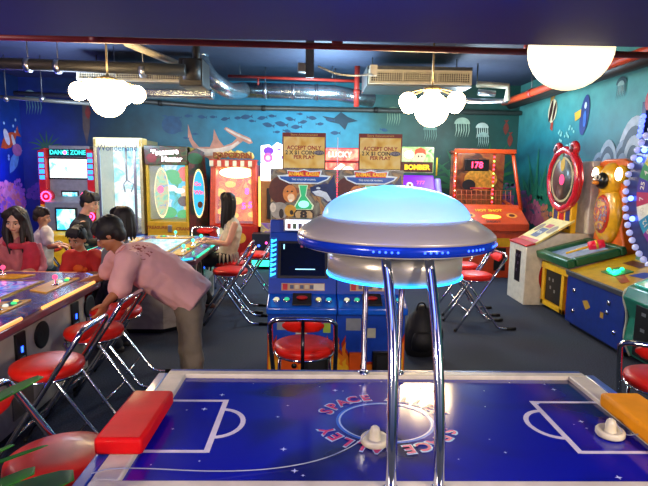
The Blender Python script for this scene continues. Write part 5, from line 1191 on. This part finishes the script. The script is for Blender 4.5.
sweep(shirt, [at(199, 300, y=4.02), at(184, 289, y=4.02), at(163, 275, y=4.01), at(145, 264, y=3.99), at(131, 257, y=3.98), at(122, 253, y=3.98)], [.21, .20, .19, .205, .20, .10], [.155, .175, .185, .175, .14, .08], sx, pol, ends=False)
# near arm hangs: elbow then hand
arm(body, shirt, nearS, at(119, 290, y=3.72), at(106, 303, y=3.62), 1.0, skin2, pol, .9, sx, (-.35, -.1, -.8), (-.8, .3, -.3), (0, -1, .2), .7, 1.5)
arm(body, shirt, farS, at(103, 276, y=4.28), at(66, 290, y=4.05), 1.0, skin2, pol, .75, sx, (-.9, -.3, -.05), (0, 0, -1), (0, -1, 0), .5, 1.4)
for dy, kx in ((-.1, .03), (.1, -.06)):
    hp = V((hipc.x+.01, 4.02+dy*.8, .68)); kn = V((hipc.x+.01+kx, 4.0+dy*1.1, .47)); an = V((hipc.x+.02+kx, 4.02+dy*1.2, .08))
    leg(body, trs, hp, kn, an, (-1, -.1, 0), 1.0, skin2, kh, None, mat('brown_shoe', '#3a241a', .5), T, t, 1.97, 1.35)
sweep(trs, [V((hipc.x, 4.02, .62)), V((hipc.x, 4.02, .72))], [.16, .16], [.125, .12], sx, kh)
sculpted(body, 'body', t, .0065, 2); sculpted(shirt, 'shirt', t, .011, 3); sculpted(trs, 'trousers', t, .011, 3)
short_hair(t, T, Pt, x_, f_, u_, 1.24, hairm)
mb = MB(T); sweep(mb, [at(124, 246, y=3.92), at(118, 252, y=3.90), at(117, 258, y=3.88)], [.045, .05, .03], [.014, .016, .012], sx, pol); mb.build('collar', t)
def back_print(m, c, rad):
    nt = m.node_tree; N = nt.nodes; L = nt.links; bs = N['Principled BSDF']; src = bs.inputs['Base Color'].links[0].from_socket
    tc = N.new('ShaderNodeTexCoord'); d = N.new('ShaderNodeVectorMath'); d.operation = 'DISTANCE'; L.new(tc.outputs['Object'], d.inputs[0]); d.inputs[1].default_value = c
    lt = N.new('ShaderNodeMath'); lt.operation = 'LESS_THAN'; L.new(d.outputs['Value'], lt.inputs[0]); lt.inputs[1].default_value = rad
    nz = N.new('ShaderNodeTexNoise'); nz.inputs['Scale'].default_value = 34; L.new(tc.outputs['Object'], nz.inputs['Vector'])
    gt = N.new('ShaderNodeMath'); gt.operation = 'GREATER_THAN'; L.new(nz.outputs['Fac'], gt.inputs[0]); gt.inputs[1].default_value = .56
    ml = N.new('ShaderNodeMath'); ml.operation = 'MULTIPLY'; L.new(lt.outputs[0], ml.inputs[0]); L.new(gt.outputs[0], ml.inputs[1])
    mx = N.new('ShaderNodeMix'); mx.data_type = 'RGBA'; L.new(ml.outputs[0], mx.inputs['Factor']); L.new(src, mx.inputs['A']); mx.inputs['B'].default_value = lin('#a03c3c'); L.new(mx.outputs['Result'], bs.inputs['Base Color'])
back_print(pol, T @ at(141, 251, y=3.87), .085)

# ---- generic seated / standing helper for the others (P: dict of world points)
def figure(name, label, P, s, skin, shirt_m, sleeve, trs_m, hairfn, face, upv=(0, 0, 1), side=(0, 1, 0), tors=None, vox=.009, shoe='#181414', legs=True, tfrac=1.97, armopt=None, loose=1.2, hk=1.0):
    t = rootfor('person', label, P['root']); T = inv(t)
    body, shirt, trs = MB(T), MB(T), MB(T); side = V(side).normalized()
    hip, ch, nk, hd = V(P['hip']), V(P['chest']), V(P['neck']), V(P['head'])
    w = tors or (.15, .155, .17)
    sweep(body, [hip, hip.lerp(ch, .5), ch, nk], [w[0]*.9*s, w[1]*.85*s, w[2]*.85*s, .06*s], [.09*s, .085*s, .09*s, .05*s], side, skin)
    sweep(body, [nk, nk.lerp(hd, .5), hd], [.052*s, .048*s, .05*s], None, side, skin)
    Pt, x_, f_, u_ = head(t, body, T, hd, face, upv, s*hk, skin)
    sweep(shirt, [hip, hip.lerp(ch, .5), ch, ch.lerp(nk, .55), nk-(nk-ch).normalized()*.02], [w[0]*1.05*s, w[1]*s, w[2]*1.05*s, w[2]*.95*s, .075*s], [.12*s, .115*s, .12*s, .10*s, .06*s], side, shirt_m)
    for q, (sh, el_, wr, kw) in enumerate(P['arms']):
        arm(body, shirt, sh, el_, wr, s, skin, shirt_m, sleeve, side, **(kw or {}), loose=loose)
    if legs:
        for (hp, kn, an, toe) in P['legs']:
            leg(body, trs, hp, kn, an, toe, s, skin, trs_m, None, mat('shoe'+shoe, shoe, .5), T, t, tfrac, 1.05)
        a, b = V(P['legs'][0][0]), V(P['legs'][1][0]); sweep(trs, [a, b], [.09*s, .09*s], None, V((0, 0, 1)), trs_m)
    sculpted(body, 'body', t, vox*.8, 2); sculpted(shirt, 'shirt', t, vox*1.1, 2)
    if legs: sculpted(trs, 'trousers', t, vox*1.1, 2)
    hairfn(t, T, Pt, x_, f_, u_, s*hk)
    return t, T, Pt, x_, f_, u_

# woman in white fringed top, seated facing -X
wx, wy = -1.06, 6.28
J = dict(root=(wx, wy, 0), hip=(wx, wy, .68), chest=at(233, 232, y=wy), neck=at(231, 217, y=wy), head=at(226.5, 202, y=wy),
    arms=[(at(236, 222, y=6.12), at(228, 244, y=6.06), at(207, 242, y=6.05), dict(hdir=(-1, 0, 0), thumb=(0, -1, 0))), (at(233, 222, y=6.44), at(220, 243, y=6.5), at(205, 239, y=6.4), dict(hdir=(-1, -.2, 0), thumb=(0, -1, 0)))],
    legs=[((wx, wy-.09, .66), (wx-.36, wy-.12, .60), (wx-.18, wy-.14, .12), (-1, 0, 0)), ((wx, wy+.09, .66), (wx-.38, wy+.1, .60), (wx-.30, wy+.1, .12), (-1, 0, 0))])
wt = mat('cream_knit', '#c8bca0', .8, bump=.3)
t, T, Pt, x_, f_, u_ = figure('person', 'woman with long black hair in a sleeveless white fringed top, seated', J, .93, skin3, wt, 0, mat('black_trousers', '#0c0c10', .7),
    lambda t, T, Pt, x, f, u, s: long_hair(t, T, Pt, x, f, u, s, hairm, .30, .008, V((-.12, 0, -1))), (-1, -.05, -.12), shoe='#5a3020')
mb = MB(T)
for i in range(20):
    a = 2*PI*i/20; p = V((wx, wy, .70))+V((.135*math.cos(a), .165*math.sin(a), 0)); sweep(mb, [p, p+V((.015*math.cos(a), .015*math.sin(a), -.05)), p+V((.02*math.cos(a), .02*math.sin(a), -.10))], [.014, .011, .004], None, (0, 1, 0), wt, 6, sm=0)
mb.build('fringe', t)

# woman in red scarf beyond the far end of the long table, facing the camera and down
wy = 4.84; hx = at(17, 220, y=wy)
J = dict(root=(hx.x-.03, wy+.1, 0), hip=(hx.x-.02, wy+.12, .66), chest=at(15, 253, y=wy+.08), neck=at(17, 235, y=wy+.03), head=at(15.5, 220.5, y=wy-.05),
    arms=[(at(-3, 243, y=wy), at(-14, 280, y=wy-.05), at(12, 272, y=4.62), dict(hdir=(.6, -.6, -.1), thumb=(1, 0, 0))), (at(34, 244, y=wy), at(42, 270, y=wy), at(25, 272, y=4.6), dict(hdir=(-.6, -.6, 0), thumb=(-1, 0, 0)))],
    legs=[((hx.x-.1, wy+.1, .66), (hx.x-.12, wy-.02, .42), (hx.x-.12, wy+.15, .09), (0, -1, 0)), ((hx.x+.08, wy+.1, .66), (hx.x+.1, wy-.02, .42), (hx.x+.1, wy+.15, .09), (0, -1, 0))])
t, T, Pt, x_, f_, u_ = figure('person', 'woman with long brown hair and a crimson scarf over a pale blouse', J, .96, skin3, mat('pink_blouse', '#b86470', .7, var=.2, scale=8), 1.6, mat('black_trousers', '#0c0c10'),
    lambda t, T, Pt, x, f, u, s: long_hair(t, T, Pt, x, f, u, s, hairb, .24, .008, V((.1, -.1, -1)), wave=1), (.12, -1, -.38), upv=(.12, -.3, 1), side=(1, 0, 0), hk=1.06)
mb = MB(T); sc_ = mat('crimson_scarf', '#b0243a', .75, bump=.4, var=.15)
yy = wy-.12
sweep(mb, [at(5, 243, y=yy+.1), at(12, 246, y=yy), at(22, 246, y=yy-.02), at(31, 243, y=yy+.08)], [.025, .03, .03, .025], [.025, .025, .025, .02], (0, 0, 1), sc_)
sweep(mb, [at(30, 244, y=yy), at(32, 256, y=yy-.02), at(30, 268, y=yy-.02), at(28, 278, y=yy)], [.06, .08, .09, .07], [.02, .025, .025, .02], (1, 0, 0), sc_)
sculpted(mb, 'scarf', t, .01, 2)

# boy in red
by = 4.80
J = dict(root=(at(83, 270, y=by).x, by+.05, 0), hip=at(84, 292, y=by+.06), chest=at(83, 263, y=by+.03), neck=at(81, 251, y=by), head=at(77.5, 239, y=by-.04),
    arms=[(at(71, 257, y=by), at(66, 276, y=by-.08), at(73, 274, y=4.62), dict(hdir=(.3, -.8, 0), thumb=(1, 0, 0))), (at(95, 257, y=by), at(102, 274, y=by-.08), at(82, 275, y=4.6), dict(hdir=(-.6, -.6, 0), thumb=(-1, 0, 0)))],
    legs=[((at(83, 270, y=by).x-.07, by+.08, .62), (at(83, 270, y=by).x-.08, by+.05, .35), (at(83, 270, y=by).x-.08, by+.12, .07), (0, -1, 0)), ((at(83, 270, y=by).x+.07, by+.08, .62), (at(83, 270, y=by).x+.08, by+.05, .35), (at(83, 270, y=by).x+.08, by+.12, .07), (0, -1, 0))])
redt = mat('red_tee', '#b8201c', .75)
t, T, Pt, x_, f_, u_ = figure('person', 'boy in a red T-shirt with an orange print at the long table', J, .80, skin1, redt, .75, mat('dark_shorts', '#1a2030'),
    lambda t, T, Pt, x, f, u, s: short_hair(t, T, Pt, x, f, u, s*1.02, hairm), (-.22, -1, -.4), upv=(0, -.3, 1), side=(1, 0, 0), tors=(.14, .15, .16), hk=1.12, loose=1.45)
# orange print as a thin patch that follows the chest
mb = MB(T); c = V(J['chest'])+V((0, -.094, -.035))
for a, b, rr in ((0, 0, .05), (-.045, .0, .03), (.05, -.01, .028)): ell(mb, c+V((a, abs(a)*.2, b)), (rr, .014, rr*.75), ((1, 0, 0), (0, 1, 0), (0, 0, 1)), mat('orange_print', '#d85c18', .7), 14)
mb.build('shirt_print', t)

# child in white behind
cy_ = 5.55; q = at(43, 232, y=cy_)
J = dict(root=(q.x, cy_, 0), hip=(q.x-.02, cy_, .66), chest=at(44, 238, y=cy_), neck=at(43.5, 227, y=cy_), head=at(42, 217, y=cy_),
    arms=[(at(47, 232, y=cy_-.1), at(49, 247, y=cy_-.16), at(58, 246, y=cy_-.16), dict(hdir=(1, 0, 0), thumb=(0, 0, 1))), (at(45, 232, y=cy_+.12), at(50, 246, y=cy_+.16), at(60, 244, y=cy_+.1), dict(hdir=(1, 0, 0), thumb=(0, 0, 1)))],
    legs=[((q.x, cy_-.07, .6), (q.x+.02, cy_-.08, .34), (q.x-.02, cy_-.08, .07), (1, 0, 0)), ((q.x, cy_+.07, .6), (q.x+.02, cy_+.08, .34), (q.x-.02, cy_+.08, .07), (1, 0, 0))])
figure('person', 'small child in a white T-shirt standing behind the woman with the scarf', J, .78, skin1, mat('white_tee', '#dcd8d8', .8), .7, mat('dark_shorts', '#1a2030'),
    lambda t, T, Pt, x, f, u, s: short_hair(t, T, Pt, x, f, u, s*1.02, hairb), (.85, .35, -.25), tors=(.13, .14, .15), hk=1.05, loose=1.3)

# woman in black, seated facing +X by the smaller table
wy = 6.0; q = at(84, 250, y=wy); wx = q.x
J = dict(root=(wx, wy, 0), hip=(wx-.02, wy, .64), chest=at(81, 231, y=wy), neck=at(84, 215, y=wy), head=at(90, 203, y=wy),
    arms=[(at(83, 222, y=wy-.17), at(86, 243, y=wy-.2), at(101, 242, y=wy-.15), dict(hdir=(1, 0, 0), thumb=(0, 0, 1))), (at(84, 222, y=wy+.17), at(90, 243, y=wy+.2), at(104, 241, y=wy+.1), dict(hdir=(1, 0, 0), thumb=(0, 0, 1)))],
    legs=[((wx, wy-.09, .62), (wx+.22, wy-.1, .56), (wx+.02, wy-.12, .10), (1, 0, 0)), ((wx, wy+.09, .62), (wx+.22, wy+.1, .56), (wx+.02, wy+.12, .10), (1, 0, 0))])
blk = mat('black_jersey', '#101014', .7)
figure('person', 'woman in black with short dark hair, sitting in profile near the pink ring lights', J, 1.0, skin3, blk, 1.85, blk,
    lambda t, T, Pt, x, f, u, s: short_hair(t, T, Pt, x, f, u, s*1.06, hairm), (1, -.1, -.3), upv=(.3, 0, 1))
st_ = dup(st0, (wx-.06, wy, 0), R(92), 'red stool under the woman in black')

# woman with black hair behind the bending man, facing -X
wy = 4.75; q = at(112, 275, y=wy); wx = q.x
J = dict(root=(wx, wy, 0), hip=(wx+.04, wy, .68), chest=at(118, 257, y=wy), neck=at(121, 237, y=wy), head=at(121, 220, y=wy),
    arms=[(at(112, 251, y=wy-.15), at(106, 275, y=wy-.2), at(96, 279, y=wy-.3), dict(hdir=(-1, -.4, 0), thumb=(0, 0, 1))), (at(116, 251, y=wy+.15), at(108, 272, y=wy+.2), at(97, 274, y=wy), dict(hdir=(-1, -.3, 0), thumb=(0, 0, 1)))],
    legs=[((wx+.02, wy-.08, .66), (wx-.1, wy-.08, .42), (wx+.05, wy-.08, .09), (-1, 0, 0)), ((wx+.02, wy+.08, .66), (wx-.1, wy+.1, .42), (wx+.05, wy+.1, .09), (-1, 0, 0))])
figure('person', 'person with shoulder length black hair and grey top behind the man in pink', J, .98, skin1, mat('grey_tee', '#6a6c70', .8), .9, mat('dark_jeans', '#10182a', .8),
    lambda t, T, Pt, x, f, u, s: long_hair(t, T, Pt, x, f, u, s*1.08, hairm, .14), (-1, .1, -.1))

# ================================================================ potted plant at the lower left: only its leaves reach the picture
t = thing('potted_plant', 'leafy green plant at the lower left with long arching leaves', 'plant', (-1.5, 1.35, 0))
mb = MB(); mb.lathe([(0, 0), (.12, 0), (.16, .3), (.17, .32), (.15, .32), (.14, .29), (0, .29)], mat('terracotta', '#7a3c24', .7), n=28); mb.build('pot', t)
lf = mat('leaf_green', '#1e6a10', .55, spec=.2, coat=.0, var=.35, scale=12)
def leaf(pts, w):
    mb = MB(inv(t)); P = [V(p) for p in pts]
    for _ in range(2):
        Q = [P[0]]
        for i in range(len(P)-1): Q += [P[i].lerp(P[i+1], .25), P[i].lerp(P[i+1], .75)]
        Q.append(P[-1]); P = Q
    k = len(P); vs = []; 
    for i in range(k):
        tt = (P[min(i+1, k-1)]-P[max(i-1, 0)]).normalized(); sd = tt.cross(V((0, 0, 1))); sd = sd.normalized() if sd.length > .01 else V((1, 0, 0)); nn = sd.cross(tt)
        f = i/(k-1); ww = w*(.12+.88*max(0, math.sin(PI*f**1.5))**.65) if f < .99 else .001
        vs += [P[i]-sd*ww+nn*.25*ww, P[i], P[i]+sd*ww+nn*.25*ww]
    fs = []
    for i in range(k-1): fs += [(3*i, 3*i+1, 3*i+4, 3*i+3), (3*i+1, 3*i+2, 3*i+5, 3*i+4)]
    mb.add(vs, fs, lf, True); o = mb.build('leaf', t); so = o.modifiers.new('Solidify', 'SOLIDIFY'); so.thickness = .0015
    return o
b0 = V((-1.5, 1.35, .32))
def lv(e, w, lift=.25):
    e = V(e); leaf([b0, b0.lerp(e, .2)+V((0, 0, lift*.9)), b0.lerp(e, .6)+V((0, 0, lift*1.3)), e], w)
lv(at(44, 377, y=1.62), .055, .12); lv(at(14, 392, y=1.5), .06, .1); lv(at(48, 445, y=1.42), .016, .10); lv(at(14, 445, y=1.3), .03, .08)
lv(at(74, 480, y=1.30), .085, .06); lv(at(34, 474, y=1.22), .07, .05); lv(at(10, 500, y=1.1), .05, .08)
lv((-1.75, 1.1, .8), .04); lv((-1.4, .95, .7), .04); lv((-1.75, 1.6, .75), .04); lv((-1.9, 1.4, .6), .04)
mb = MB(); [mb.tube([(0, 0, .28), (.02*math.cos(a), .02*math.sin(a), .4)], .006, lf, 6) for a in (0, 2, 4)]; mb.build('stem', t)
# black bag on the floor beside the right blue card machine
t = thing('backpack', 'black bag slumped on the floor right of the blue card game machines', 'bag', (1.02, 4.72, 0)); bk = mat('black_nylon', '#0a0b10', .6, bump=.4)
mb = MB(); sweep(mb, [(0, 0, .06), (0, 0, .2), (.01, .03, .34), (.02, .05, .42)], [.15, .16, .13, .07], [.11, .12, .09, .05], (1, 0, 0), bk, 20); mb.build('bag_body', t)
mb = MB(); sweep(mb, [(0, -.08, .08), (0, -.115, .14), (0, -.1, .22)], [.10, .11, .09], [.04, .045, .03], (1, 0, 0), bk, 16); mb.build('pocket', t)
MB().tube([(-.04, .02, .42), (-.03, .0, .5), (.03, .0, .5), (.05, .02, .42)], .008, bk, 8, smooth_path=2).build('handle', t)
MB().tube([(.12, .02, .36), (.2, -.05, .25), (.18, -.06, .1), (.12, .0, .04)], .012, bk, 8, smooth_path=2).build('strap', t)
# ================================================================ light
def pl(loc, e, col, r=.12):
    l = bpy.data.lights.new('fill_light', 'POINT'); l.energy = e; l.color = lin(col)[:3]; l.shadow_soft_size = r
    o = bpy.data.objects.new('fill_light', l); COL.objects.link(o); o.location = loc
pl((-2.2, -.9, 2.15), 175*FILL, '#ffe4c4', .3); pl((2.0, -.9, 2.15), 175*FILL, '#ffe8d0', .3); pl((0, .6, 2.2), 12*FILL, '#5a70ff', .3)  # added fill: warm pair behind the camera, weak blue one overhead, no fixtures
pl((-5.35, 9.4, 1.7), 16*FILL, '#6a60ff', .1); pl((-3.4, 7.8, 2.5), 70*FILL, '#c8dcff', .4); pl((.2, 8.2, 2.7), 110*FILL, '#c0e8ff', .4); pl((2.7, 8.7, 2.6), 70*FILL, '#d8f0ff', .4); pl((-4.6, 4.6, 2.9), 40*FILL, '#ffd8d0', .4)  # first stands in for the machine's blue LED glow; others are added fill
w = bpy.data.worlds.new('world'); sc.world = w; w.use_nodes = True; w.node_tree.nodes['Background'].inputs[0].default_value = (.02, .03, .06, 1); w.node_tree.nodes['Background'].inputs[1].default_value = 1
